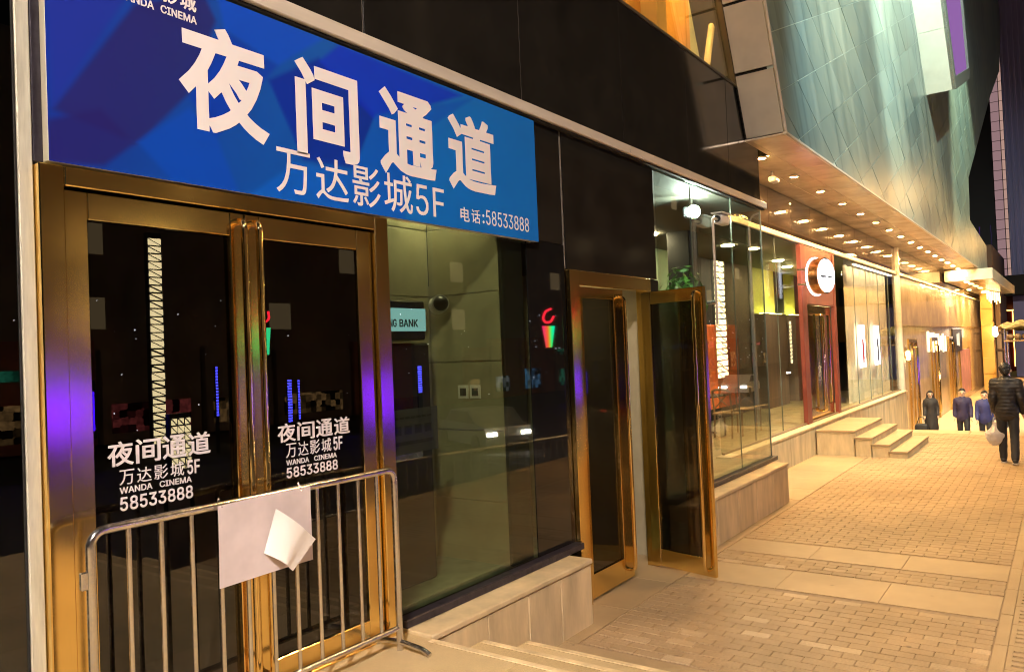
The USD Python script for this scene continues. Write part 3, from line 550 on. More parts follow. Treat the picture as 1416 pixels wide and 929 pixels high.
# interior of the restaurant: floor, back wall in vertical fields with a light cove
INT = {'green': mat('green_wall', (.16, .26, .15), .7, var=.1), 'dark': mat('dark_wall', (.018, .02, .022), .6), 'brown': mat('brown_curtain', (.17, .12, .085), .8, var=.25, scale=1.2, stretch=(6, 6, .15)),
       'yellow': mat('yellow_wall', (.46, .43, .12), .7, var=.08), 'beige': mat('beige_wall', (.34, .28, .19), .7, var=.1)}
pb('restaurant_floor', bx(7.95, 11.58, .02, 6.0, .50, .565, .001), mat('restaurant_floor_stone', (.30, .25, .13), .35, var=.2, scale=4)); pb('restaurant_floor', bx(11.582, 27.6, YF + .016, 6.0, .50, .565, .001), '/World/Looks/restaurant_floor_stone')
pb('end_wall', bx(7.93, 7.96, .06, 6.0, .56, 4.26, .001), INT['dark'])
YB = 3.0
for a, b, m in ((8.0, 14.3, 'dark'), (14.3, 16.4, 'green'), (16.4, 17.6, 'dark'), (17.6, 20.3, 'brown'), (20.3, 22.1, 'yellow'), (22.1, 23.0, 'dark'), (23.0, 24.1, 'yellow'), (24.1, 25.2, 'dark'), (25.2, 27.6, 'beige')):
    pb('wall_field', bx(a, b - .01, YB, YB + .06, 3.05 if m == 'yellow' else .56, 4.262, .003), INT[m])
    if m == 'yellow': pb('dark_dado', bx(a, b - .01, YB - .30, YB + .06, .56, 3.04, .004), INT['brown']); pb('cove_light', bx(a + .05, b - .06, YB - .20, YB - .12, 3.041, 3.06, .002), emit('cove_light_tube', (1., .92, .25), 45.) if a < 21 else '/World/Looks/cove_light_tube')
for x in (12.6, 22.3): pb('dark_column', bx(x, x + .4, 1.55, 1.95, .56, 4.262, .01), INT['dark'])
for x, y in ((12.5, 2.2), (15.2, 1.8), (19.2, 2.0), (21.0, 2.3)): pb('ceiling_lamp', disc((x, y, 4.25), .12, (0, 0, 1), .02), emit('restaurant_lamp', (1., .80, .46), 300.) if x == 12.5 else '/World/Looks/restaurant_lamp')
pb('orange_wall_screen', bx(15.6, 17.8, 2.6, 2.66, .9, 2.72, .01), mat('orange_screen', (.62, .14, .03), .6, var=.2, scale=9))
pb('screen_emblem', cat(disc((16.55, 2.592, 2.12), .17, (0, 1, 0), .01), *[bx(16.66, 17.05, 2.587, 2.597, 2.08 + .05 * i, 2.10 + .05 * i, .002) for i in range(3)]), mat('emblem_tan', (.62, .40, .14), .6))
pb('spot_lamp', disc((16.2, 1.6, 4.25), .10, (0, 0, 1), .02), emit('orange_spot', (1., .6, .3), 500.))
cur = []
xs = np.linspace(21.95, 27.55, 220); ys = 1.12 + .035 * np.sin(xs * 21) + .02 * np.sin(xs * 9.3 + 1)
CV = np.vstack([np.c_[xs, ys, np.full(220, .57)], np.c_[xs, ys, np.full(220, 4.25)]]); CF = []
for i in range(219): CF += [(i, i + 1, 221 + i), (i, 221 + i, 220 + i)]
pb('curtain', (CV, np.array(CF)), mat('cream_curtain', (.66, .56, .40), .9, var=.08, scale=2), smooth=True)
pb('curtain_lamp', bx(22.0, 27.4, .86, .90, 4.235, 4.258, .002), emit('curtain_lamp_tube', (1., .80, .52), 55.))
for k, (x0, ch, colr) in enumerate(((22.72, 'red', (.75, .03, .03)), (24.75, 'dark', (.05, .03, .06)))):
    p_ = thing('lit_poster', ('tall lit white poster with a red figure in the curtained window', 'tall lit white poster with a dark figure, right of the red one')[k], 'poster', (x0, .93, 1.49), group='pair of lit posters in the window')
    obj('light_box', bx(.0, .60, .0, .05, .0, 1.16, .006), emit('poster_light' + str(k), (1., .93, .90), 4.2), p_)
    sh = union_all([sbox(.22, .25, .4, .62), sbox(.2, .55, .36, .75), sbox(.25, .35, .32, .45), sbox(.22, .12, .28, .32), sbox(.30, .15, .37, .3)]).buffer(.02)
    obj('print', prism(sh, -.004, -.001), mat('poster_print_' + ch, colr, .6), p_)
# round lit sign on the header
rs = thing('round_shop_sign', 'round white lit shop sign with a copper rim on the red door header', 'sign', (16.28, .31, 3.565))
ax = np.array([math.cos(math.radians(-90 - 14)), math.sin(math.radians(-90 - 14)), 0])
obj('rim', disc((0, 0, 0), .36, ax, .20, 48), mat('copper_rim', (.78, .36, .16), .25, 1., var=.1, scale=8), rs, smooth=40)
fc = obj('lit_face', disc(ax * .105, .335, ax, .02, 48), emit('round_sign_light', (.95, .95, 1.), 2.6), rs, smooth=40)
obj('halo_back', disc(-ax * .115, .39, ax, .025, 48), emit('halo_light', (.85, .86, 1.), 3.0), rs, smooth=40)
obj('wall_stud', cat(*[tube([np.array([s * .2, .0, z]), np.array([s * .2, .40, z])], .02, 8) for s in (-1, 1) for z in (-.15, .15)]), STEEL, rs)
tx = np.cross([0, 0, 1], ax); tx /= np.linalg.norm(tx)
ms = []
for i, (u, w, h) in enumerate(((-.22, .05, .035), (-.16, .05, .045), (-.10, .05, .035), (-.04, .04, .05), (.05, .015, .10), (.10, .06, .03), (.17, .05, .04), (.14, .07, .012))):
    m_ = bx(u - w / 2, u + w / 2, -.003, .003, -.02 - h / 2 + .0, -.02 + h / 2, .002); ms.append(rotz(m_, -14, tuple(ax * .119)))
obj('lettering', cat(ms), DARKPL, rs)
for z, lab in ((.34, 'c'), (-.34, 'c')): obj('clip', rotz(bx(-.03, .03, -.02, .02, z - .02, z + .02, .003), -14, tuple(ax * .10)), DARKPL, rs)
# landing and steps at the red door
es = thing('door_steps', 'pale stone landing with steps down to the pavement at the red framed door', 'steps')
for k, z in enumerate((.50, .375, .25, .125)):
    y1 = -.18 - .303 * k; y2 = .545 if k == 0 else y1 + .33
    for a, b in ((16.25, 17.6), (17.605, 18.95)): obj('tread', bx(a - .015, b + (.015 if b > 18 else 0), y1 - .012, y2, z - .045, z, .006), SLAB, es)
    obj('riser', bx(16.25, 18.95, y1, y2 - .004, -.02, z - .047, .002), STONE_W, es)

# ---------------------------------------------------------------- soffit with downlights
ov = thing('clad_overhang', 'green metal clad upper storey of rhombic panels overhanging the restaurant front', 'building')
ZS = 5.172
for i, a in enumerate(np.arange(11.06, 45.5, 1.2)):
    b = min(a + 1.192, 45.6)
    for y0, y1 in ((-.56, -.095), (-.09, .355), (.36, YF + .03)):
        if y1 > 0 and a < 11.5: y1 = min(y1, .0) if y0 < 0 else y1
        if a < 11.5 and y0 > .0: a2 = 11.66
        else: a2 = a
        if y1 - y0 > .02 and b > a2: obj('soffit_panel', bx(a2, b, y0, y1, ZS, ZS + .03, .003), SOFFIT, ov)
for i in range(19):
    x = 12.2 + 1.8 * i; dl = obj('downlight', trimesh.creation.annulus(.062, .095, .022, sections=24).apply_translation((x, .13, ZS - .004)), SILVER, ov, smooth=40)
    obj('lens', disc((x, .13, ZS - .008), .06, (0, 0, 1), .012, 20), LAMP_WARM, dl)
obj('soffit_camera', cat(tube(bend([(13.3, .3, ZS), (13.3, .3, 5.02), (13.15, .22, 5.0)], .03), .02, 8), bx(12.95, 13.2, .15, .27, 4.93, 5.02, .02)), WHITEPL, ov)
# faces of the overhang: outline in x, z; rhombic panel lattice; lit green white by floods
YO = -.58
outline = Polygon([(11.06, 5.19), (3.5, 22.5), (60, 27), (72, 27), (65.5, 20.9), (54, 16.2), (37.8, 8.84), (37.4, 7.0), (45.3, 6.6), (45.3, 5.19)])
BAYP = Polygon([(27.3, 10.2), (30.8, 11.4), (26.0, 22), (17.0, 22), (22.8, 12)])
lean = (3.5 - 11.06) / (22.5 - 5.19)
def green_panel():
    n = {'g': ('geometry', {}), 'm': ('mapping', {'mapping_type': 'point', 'rotation': (0, math.radians(-62), 0), 'scale': (1, 1, 1)}), 'm2': ('mapping', {'scale': (.10, 1, 3.2)}),
         'n': ('noise_texture', {'scale': 1.0, 'detail': 5, 'roughness': .65}), 'r': ('rgb_ramp', {'ramp': [(.28, (.215, .28, .255)), (.5, (.27, .34, .305)), (.72, (.36, .425, .375))]}),
         'n2': ('noise_texture', {'scale': .22, 'detail': 3}), 'r2': ('rgb_ramp', {'ramp': [(.3, (.60, .74, .84)), (.7, (1.05, 1.05, .98))]}), 'mx': ('mix', {'mix_type': 'multiply', 'fac': 1.}),
         'rr': ('map_range', {'from_min': .3, 'from_max': .7, 'to_min': .28, 'to_max': .5}), 'b': ('bump', {'strength': .10, 'distance': .02}),
         'o': ('object_info', {}), 'oo': ('map_range', {'to_min': .86, 'to_max': 1.1}), 'cc': ('combine_xyz', {}), 'mx2': ('mix', {'mix_type': 'multiply', 'fac': 1.}),
         'p': ('principled_bsdf', {'metallic': .35})}
    l = [('g.position', 'm.vector'), ('m.vector', 'm2.vector'), ('m2.vector', 'n.vector'), ('n.fac', 'r.fac'), ('g.position', 'n2.vector'), ('n2.fac', 'r2.fac'), ('r.color', 'mx.color1'), ('r2.color', 'mx.color2'),
         ('o.random', 'oo.value'), ('oo.result', 'cc.x'), ('oo.result', 'cc.y'), ('oo.result', 'cc.z'), ('mx.color', 'mx2.color1'), ('cc.vector', 'mx2.color2'), ('mx2.color', 'p.base_color'),
         ('n.fac', 'rr.value'), ('rr.result', 'p.roughness'), ('n.fac', 'b.height'), ('b.normal', 'p.normal')]
    return usdkit.material(stage, L + 'green_metal_cladding', n, l, surface='p.BSDF')
GREEN = green_panel()
lay = []
for i in range(-40, 60):
    for j in range(-5, 70):
        u0, v0 = -9 + .85 * i, 9.0 + .85 * j; Pq = []
        for du, dv in ((0, 0), (.85, 0), (.85, .85), (0, .85)):
            u, v = u0 + du, v0 + dv; x = (v - u) / (.39 + .416); Pq.append((x, u + .416 * x))
        g = Polygon(Pq)
        if not g.intersects(outline): continue
        g = g.intersection(outline).difference(BAYP).buffer(-.0055, join_style=2)
        for gg in getattr(g, 'geoms', [g]):
            if gg.is_empty or gg.area < .02: continue
            c = gg.centroid; uu, vv, w = proj((c.x, YO, c.y)); s = w if (-60 < uu < 1480 and -60 < vv < 990) else 1e6 + w
            lay.append((s, gg))
lay.sort(key=lambda q: q[0]); more = []
for k, (s, g) in enumerate(lay):
    dy = RNG.uniform(-.003, .003); m_ = prism(g, YO + dy, YO + .02)
    if k < 300: obj('cladding_panel', m_, GREEN, ov)
    else: more.append(m_)
obj('distant_cladding', cat(more), GREEN, ov, kind='stuff')
obj('panel_backing', prism(outline.difference(BAYP).buffer(-.03), YO + .009, YO + .12), mat('cladding_joint', (.46, .56, .50), .5), ov)
obj('core', prism(Polygon([(14, 5.25), (7, 21.5), (58, 26), (62, 21), (52, 16.2), (37.2, 8.9), (36.5, 6.6), (44, 5.25)]), YO + .2, 6.0), DARKROOM, ov)
obj('lower_edge_trim', bx(11.0, 45.6, YO - .03, YO + .02, ZS - .012, ZS + .025, .004), SILVER, ov)
# pale end face, leaning, three panels high with dark joints
def slant(z): return 11.06 + lean * (z - 5.19)
zz = [5.19, 6.03, 6.88, 7.73, 8.6, 9.5]
for z0, z1 in zip(zz, zz[1:]):
    a, b = slant(z0 + .02), slant(z1 - .02)
    for y0, y1 in ((YO + .03, -.03),):
        V = np.array([[a, y0, z0 + .02], [a, y1, z0 + .02], [b, y1, z1 - .02], [b, y0, z1 - .02]]); V = np.vstack([V, V + [.05, 0, 0.01]])
        obj('end_panel', trimesh.Trimesh(V, [[0, 2, 1], [0, 3, 2], [4, 5, 6], [4, 6, 7], [0, 1, 5], [0, 5, 4], [1, 2, 6], [1, 6, 5], [2, 3, 7], [2, 7, 6], [3, 0, 4], [3, 4, 7]], process=False), CLADPANEL, ov)
V = np.array([[slant(5.18) + .045, YO + .02, 5.2], [slant(5.18) + .045, .0, 5.2], [slant(9.5) + .045, .0, 9.5], [slant(9.5) + .045, YO + .02, 9.5]]); V = np.vstack([V, V + [.06, 0, .02]])
obj('end_backing', trimesh.Trimesh(V, [[0, 2, 1], [0, 3, 2], [4, 5, 6], [4, 6, 7], [0, 1, 5], [0, 5, 4], [1, 2, 6], [1, 6, 5], [2, 3, 7], [2, 7, 6], [3, 0, 4], [3, 4, 7]], process=False), GAP, ov)
obj('corner_trim', tube([(slant(5.18), YO, 5.18), (slant(9.5), YO, 9.5)], .022, 8), SILVER, ov)
# window bay jutting from the cladding, purple light inside
def bay():
    q = [(26.6, 9.35), (31.5, 9.45), (25.7, 21.9), (20.2, 15.)]; a, b = YO - .75, YO + .3
    q = [(25.9, 9.38), (31.0, 11.05), (25.6, 22), (14.2, 22)]
    W = mat('bay_white_panel', (.62, .70, .62), .4, .1, var=.06, scale=2)
    P0, P3 = np.array(q[0]), np.array(q[3]); d = (P3 - P0) / np.linalg.norm(P3 - P0); nrm = np.array([d[1], -d[0]]) * .08
    nn = 9; 
    for i in range(nn):
        s0 = P0 + (P3 - P0) * (i / nn) + d * .008; s1 = P0 + (P3 - P0) * ((i + 1) / nn) - d * .008
        obj('bay_side_panel', prism(Polygon([s0, s1, s1 + nrm, s0 + nrm]), a, b), W, ov)
    P1 = np.array(q[1]); obj('bay_underside', prism(Polygon([P0, P1, P1 + [0, .08], P0 + [0, .08]]), a + .01, b), W, ov)
    fr_ = Polygon(q); obj('bay_frame', prism(fr_.difference(fr_.buffer(-.35)), a - .02, a + .08), mat('bay_frame_grey', (.20, .24, .22), .4, .4), ov)
    obj('bay_window', prism(fr_.buffer(-.35), a + .05, a + .07), emit('purple_window_light', (.55, .25, .75), .45), ov)
bay()
# upper terrace of the near block: glazed, warm lit wall behind
U = thing('upper_storey', 'glazed upper storey with orange lit walls above the black glass panels', 'building')
obj('orange_wall', bx(-1.9, 12.7, 1.4, 1.5, 5.93, 10.5, .002), mat('orange_plaster', (.70, .34, .07), .8, var=.15, scale=1.5), U)
for x in (2.0, 6.2, 10.75): obj('pilaster', bx(x, x + .35, 1.12, 1.39, 5.93, 10.5, .01), mat('pilaster_plaster', (.42, .26, .10), .8) if x == 2.0 else '/World/Looks/pilaster_plaster', U)
obj('pale_wall', bx(12.71, 17.0, 1.4, 1.5, 5.93, 10.5, .002), mat('pale_green_plaster', (.55, .58, .42), .8, var=.1), U)
obj('floor_slab', bx(-1.9, 11.0, .12, 1.5, 5.90, 5.928, .002), GAP, U)
obj('brace', tube([(12.2, 1.1, 5.95), (13.3, 1.1, 8.6)], .06, 8), mat('brace_paint', (.62, .56, .38), .5), U)
for a, b in ((-1.9, 1.76), (1.77, 5.39), (5.40, 9.14)): obj('glass_pane', bx(a, b, .03, .045, 5.93, 9.0, .001), GLASS_C, U)
obj('glass_pane', prism(Polygon([(9.15, 5.93), (slant(5.93) - .05, 5.93), (slant(9) - .05, 9.0), (9.15, 9.0)]), .03, .045), GLASS_C, U)
for x in (1.0, 5.0, 9.2, 11.8): obj('wall_lamp', bx(x, x + .2, 1.02, 1.12, 9.0, 9.1, .01), emit('terrace_lamp', (1., .58, .16), 1000.) if x == 1.0 else '/World/Looks/terrace_lamp', U)
obj('white_lamp', bx(13.4, 13.7, 1.2, 1.3, 8.2, 8.3, .01), emit('terrace_white_lamp', (.95, 1., .75), 1400.), U)
obj('ceiling', bx(-1.9, 12.7, .05, 1.5, 10.5, 10.6, .002), GAP, U)

# ---------------------------------------------------------------- lower part of the far block: glossy brown front, doors, canopy, pillar
BRN = mat('brown_shop_panel', (.50, .42, .31), .10, 0, var=.15, scale=1.0, specular_ior_level=1.0)
for k, a in enumerate(np.arange(27.78, 57, 2.45)):
    b = min(a + 2.44, 57.1)
    pb('lower_panel', bx(a, b, YF, YF + .05, -1.1, 2.60, .004), BRN); pb('upper_pane', bx(a, b, YF + .01, YF + .05, 2.66, 4.28, .004), BRN)
pb('frame_rail', bx(27.78, 57.1, YF - .04, YF + .05, 2.605, 2.655, .004), BRASS)
for x in (29.2, 34.6, 40.2):
    fr3 = pb('brass_door', cat(bx(x, x + .12, YF - .06, YF, -1.1, 2.2, .005), bx(x + 1.7, x + 1.82, YF - .06, YF, -1.1, 2.2, .005), bx(x + .121, x + 1.699, YF - .06, YF, 2.05, 2.2, .005), bx(x + .85, x + .97, YF - .06, YF, -1.1, 2.049, .005)), BRASS_V)
    for s in (-.12, .12): pb('pull_handle', tube(bend([(x + .91 + s, YF - .06, 1.9), (x + .91 + s, YF - .16, 1.9), (x + .91 + s, YF - .16, -.8), (x + .91 + s, YF - .06, -.8)], .06), .025, 8), BRASS_P, fr3, smooth=40)
pb('corner_post', bx(27.36, 27.60, .60, YF - .002, -1.1, .52, .01), BRASS_V)
pp = thing('pink_poster', 'tall pink poster board on the far brown shop front', 'poster', (44.4, YF - .05, -.75)); obj('board', bx(0, 4.6, 0, .04, 0, 2.25, .01), mat('pink_poster_print', (.55, .28, .30), .5, var=.35, scale=1.4), pp); obj('frame', cat(bx(-.08, 0, -.02, .05, -.05, 2.3, .006), bx(4.6, 4.68, -.02, .05, -.05, 2.3, .006)), BRASS_V, pp)
dp = thing('dark_shop_sign', 'dark square sign panel above the doors of the far brown shop front', 'sign', (41.7, YF - .06, 1.45)); obj('panel', bx(0, 3.9, 0, .05, 0, 1.1, .01), DARKMETAL, dp); obj('mark', cat(bx(1.5, 2.2, -.012, -.002, .3, .85, .01), bx(2.35, 2.6, -.012, -.002, .25, .9, .01)), emit('dark_sign_mark', (1., .85, .55), 1.2), dp)
gs = thing('glowing_shop_window', 'row of added glowing bars standing in for reflections in the far brown shop front', 'sign', (33.9, YF - .03, 1.55));  # emissive bars painted in for white reflections on the front
for i, (a, w, h, z) in enumerate(((0, .5, .8, .1), (.7, .45, .75, .1), (1.35, .6, .8, .05), (2.2, .35, .7, .1), (2.8, .6, .75, .05), (3.7, .35, .6, .1), (4.4, .4, .8, 0), (5.3, .3, .7, 0))): obj('light_bar', bx(a, a + w * .75, 0, .02, z, z + h, .004), emit('window_bar_light', (1., .84, .55), 2.2) if i == 0 else '/World/Looks/window_bar_light', gs)
sc = thing('wall_sconce', 'added warm lamp standing in for a bright reflection between the curtained window and the brown shop doors', 'lamp', (28.6, YF - .02, 1.55)); obj('shade', cat(bx(-.10, .10, -.14, .0, .0, .04, .006), bx(-.1, .1, -.03, 0, .04, .36, .006)), BRASS_P, sc); obj('bulb', trimesh.creation.capsule(.20, .055, count=[16, 16]).apply_translation((0, -.085, .10)), emit('sconce_light', (1., .80, .50), 60.), sc, smooth=True)  # lamp added where the front only carries a bright reflection
can = thing('entrance_canopy', 'pale flat canopy with downlights over the far golden pillar', 'canopy')
obj('fascia', cat(bx(39.4, 39.5, -1.15, YF - .08, 4.62, 5.10, .01), bx(39.5, 57, -1.15, -1.05, 4.62, 5.10, .01)), CLADPANEL, can)
obj('roof', bx(39.5, 57, -1.04, YF - .07, 5.0, 5.09, .004), CLADPANEL, can); obj('ceiling', bx(39.5, 57, -1.04, YF - .07, 4.66, 4.70, .004), SOFFIT, can)
for x, y in ((40.6, -.07), (42.6, -.07), (44.9, -.07), (47.4, -.07), (48.1, .5), (51, -.07)): d_ = obj('downlight', trimesh.creation.annulus(.09, .13, .03, sections=20).apply_translation((x, y, 4.655)), SILVER, can); obj('lens', disc((x, y, 4.65), .088, (0, 0, 1), .012, 16), LAMP_WARM, d_)
pil = thing('golden_pillar', 'square golden lit pillar under the far canopy', 'pillar', (54.0, -.13, -1.1)); GOLD = mat('golden_stone', (.62, .40, .10), .5, var=.08, scale=1)
for k in range(6): obj('stone_block', bx(0, .9, 0, .62, k * .958, k * .958 + .95, .01), GOLD, pil)
obj('spot_lamp', disc((-1.2, .3, 5.74), .1, (0, 0, 1), .02), emit('pillar_spot', (1., .66, .22), 500.), pil)
lan = thing('pillar_lantern', 'white glowing lantern hanging beside the golden pillar', 'lamp', (53.8, -.22, 2.2)); obj('globe', trimesh.creation.capsule(.34, .14, count=[16, 16]).apply_translation((0, 0, .15)), emit('lantern_light', (1., .93, .80), 7.), lan, smooth=True); obj('bracket', tube(bend([(0, 0, .62), (0, 0, .8), (.2, .12, .8)], .06), .03, 8), DARKPL, lan)
tas = thing('light_fringe', 'fringe of hanging yellow light sticks under the canopy edge', 'lights', (50.0, -.2, 4.62))
for k in range(8): obj('light_stick', bx(k * .55, k * .55 + .05, -.05 * k, -.05 * k + .05, -.5 - .1 * (k % 3), -.02, .005), emit('stick_light', (1., .72, .25), 7.) if k == 0 else '/World/Looks/stick_light', tas)

# ---------------------------------------------------------------- far street: towers, shop, stall
ft = thing('lit_tile_tower', 'dark far tower with a peach column of square tiles given their own glow and purple light streaks', 'building', (95, 0, -1.2))
obj('dark_wall', bx(0, 20, 1.85, 30, 0, 60, .02), mat('dark_tower_wall', (.03, .022, .03), .5), ft); obj('side_wall', bx(.05, 20, .2, 1.84, 0, 60, .02), GAP, ft)
PEACH = emit('peach_panel_light', (.72, .44, .36), .55); PEACH2 = emit('peach_panel_light_dim', (.60, .36, .38), .42)  # facade tiles get emission in place of light falling on them
for k in range(30):
    for j, (a, b) in enumerate(((.27, .98), (1.05, 1.78))): obj('lit_panel', bx(0, .06, a, b, 8 + k * 1.02, 8.96 + k * 1.02, .01), PEACH if j == 0 else PEACH2, ft)
for k in range(16): obj('light_streak', bx(-.05, -.01, 2.0 + .21 * k + RNG.uniform(0, .1), 2.08 + .21 * k, 8, RNG.uniform(10, 15.5), .01), emit('purple_streak', (.16, .05, .55), .8) if k == 0 else '/World/Looks/purple_streak', ft)
rt = thing('ribbed_tower', 'dark purple grey tower with upright ribs at the right edge', 'building', (70, 0, -1.2)); RIB = mat('ribbed_wall', (.24, .24, .50), .6, var=.2, scale=.4, stretch=(1, 1, .2))
obj('wall', bx(.3, 15, -10, -.42, 0, 46, .02), RIB, rt)
for k in range(24): obj('rib', bx(0, .29, -.62 - .36 * k, -.46 - .36 * k, 7.7, 46, .02), RIB, rt)
obj('lower_fascia', bx(-2.0, .28, -10, .9, 6.2, 7.65, .03), GAP, rt)
hb = thing('dark_side_building', 'dark brown building with lit pilasters behind the golden pillar', 'building', (58.2, 0, -1.1)); DB = mat('dark_brown_stone', (.16, .10, .06), .6, var=.2, scale=.6)
obj('wall', bx(0, 12, .0, 12, 0, 9.0, .02), DB, hb)
for y in (-.28, .35): obj('pilaster', bx(-.35, -.0, y, y + .26, 0, 5.6, .02), mat('pilaster_stone', (.55, .40, .24), .6) if y < 0 else '/World/Looks/pilaster_stone', hb)
obj('ledge', bx(-.4, 0, -.4, .9, 2.2, 2.35, .02), DB, hb); obj('ledge', bx(-.4, 0, -.4, .9, 3.3, 3.45, .02), DB, hb)
sh_ = thing('neon_shop', 'far street shop with red columns outlined by yellow neon', 'shop', (80, -2.6, -1.2)); obj('wall', bx(.3, 8, -4, 3.8, 0, 7, .02), mat('shop_dark_red', (.12, .02, .015), .6), sh_)
for y in (1.0, 1.9, 2.75): obj('red_column', bx(0, .28, y, y + .5, 0, 5.3, .02), mat('red_column_paint', (.45, .05, .03), .5) if y == 1.0 else '/World/Looks/red_column_paint', sh_); obj('neon_line', bx(-.04, -.005, y - .10, y - .02, .5, 5.3, .01), emit('yellow_neon', (1., .72, .15), 3.5) if y == 1.0 else '/World/Looks/yellow_neon', sh_)
obj('lit_window', bx(.2, .29, 1.5, 1.88, 1.2, 4.6, .01), emit('pink_shop_window', (.8, .35, .45), 1.2), sh_); obj('neon_line', bx(-.04, -.005, .9, 3.3, 5.32, 5.42, .01), '/World/Looks/yellow_neon', sh_)
sl = thing('street_stall', 'street stall with a lumpy yellow tarpaulin roof beyond the man with the bag', 'stall', (46, -2.1, -1.1))
obj('post', cat(*[tube([(x, y, 0), (x, y, 3.6)], .04, 8) for x in (0, 2.2) for y in (-.9, 1.0)]), STEEL, sl)
tp = trimesh.creation.icosphere(4, 1.0); v = tp.vertices.copy(); v *= (1 + .25 * (meshkit.fbm(v * 2.2 + 3, 3, 2)[:, None] - .5)); tp.vertices = np.c_[1.1 + v[:, 0] * 1.5, .05 + v[:, 1] * 1.25, 3.62 + np.maximum(v[:, 2], -.3) * .30 + .10 * np.sin(v[:, 0] * 5) * np.sin(v[:, 1] * 6)]
obj('tarpaulin', tp, mat('yellow_tarpaulin', (.13, .11, .045), .8, var=.3, scale=2), sl, smooth=True); obj('counter', bx(-.1, 2.3, -.95, 1.05, 0, 1.0, .03), mat('stall_wood', (.20, .12, .06), .7), sl)
obj('shelf', bx(-.1, 2.3, -.95, 1.05, 2.9, 2.98, .01), '/World/Looks/stall_wood', sl)
for k in range(6): obj('bundle', trimesh.creation.icosphere(2, .16).apply_translation((-.0 + .1 * (k % 2), -.8 + .31 * k, 3.14)), mat('stall_goods', (.10, .06, .03), .6) if k == 0 else '/World/Looks/stall_goods', sl, smooth=True)

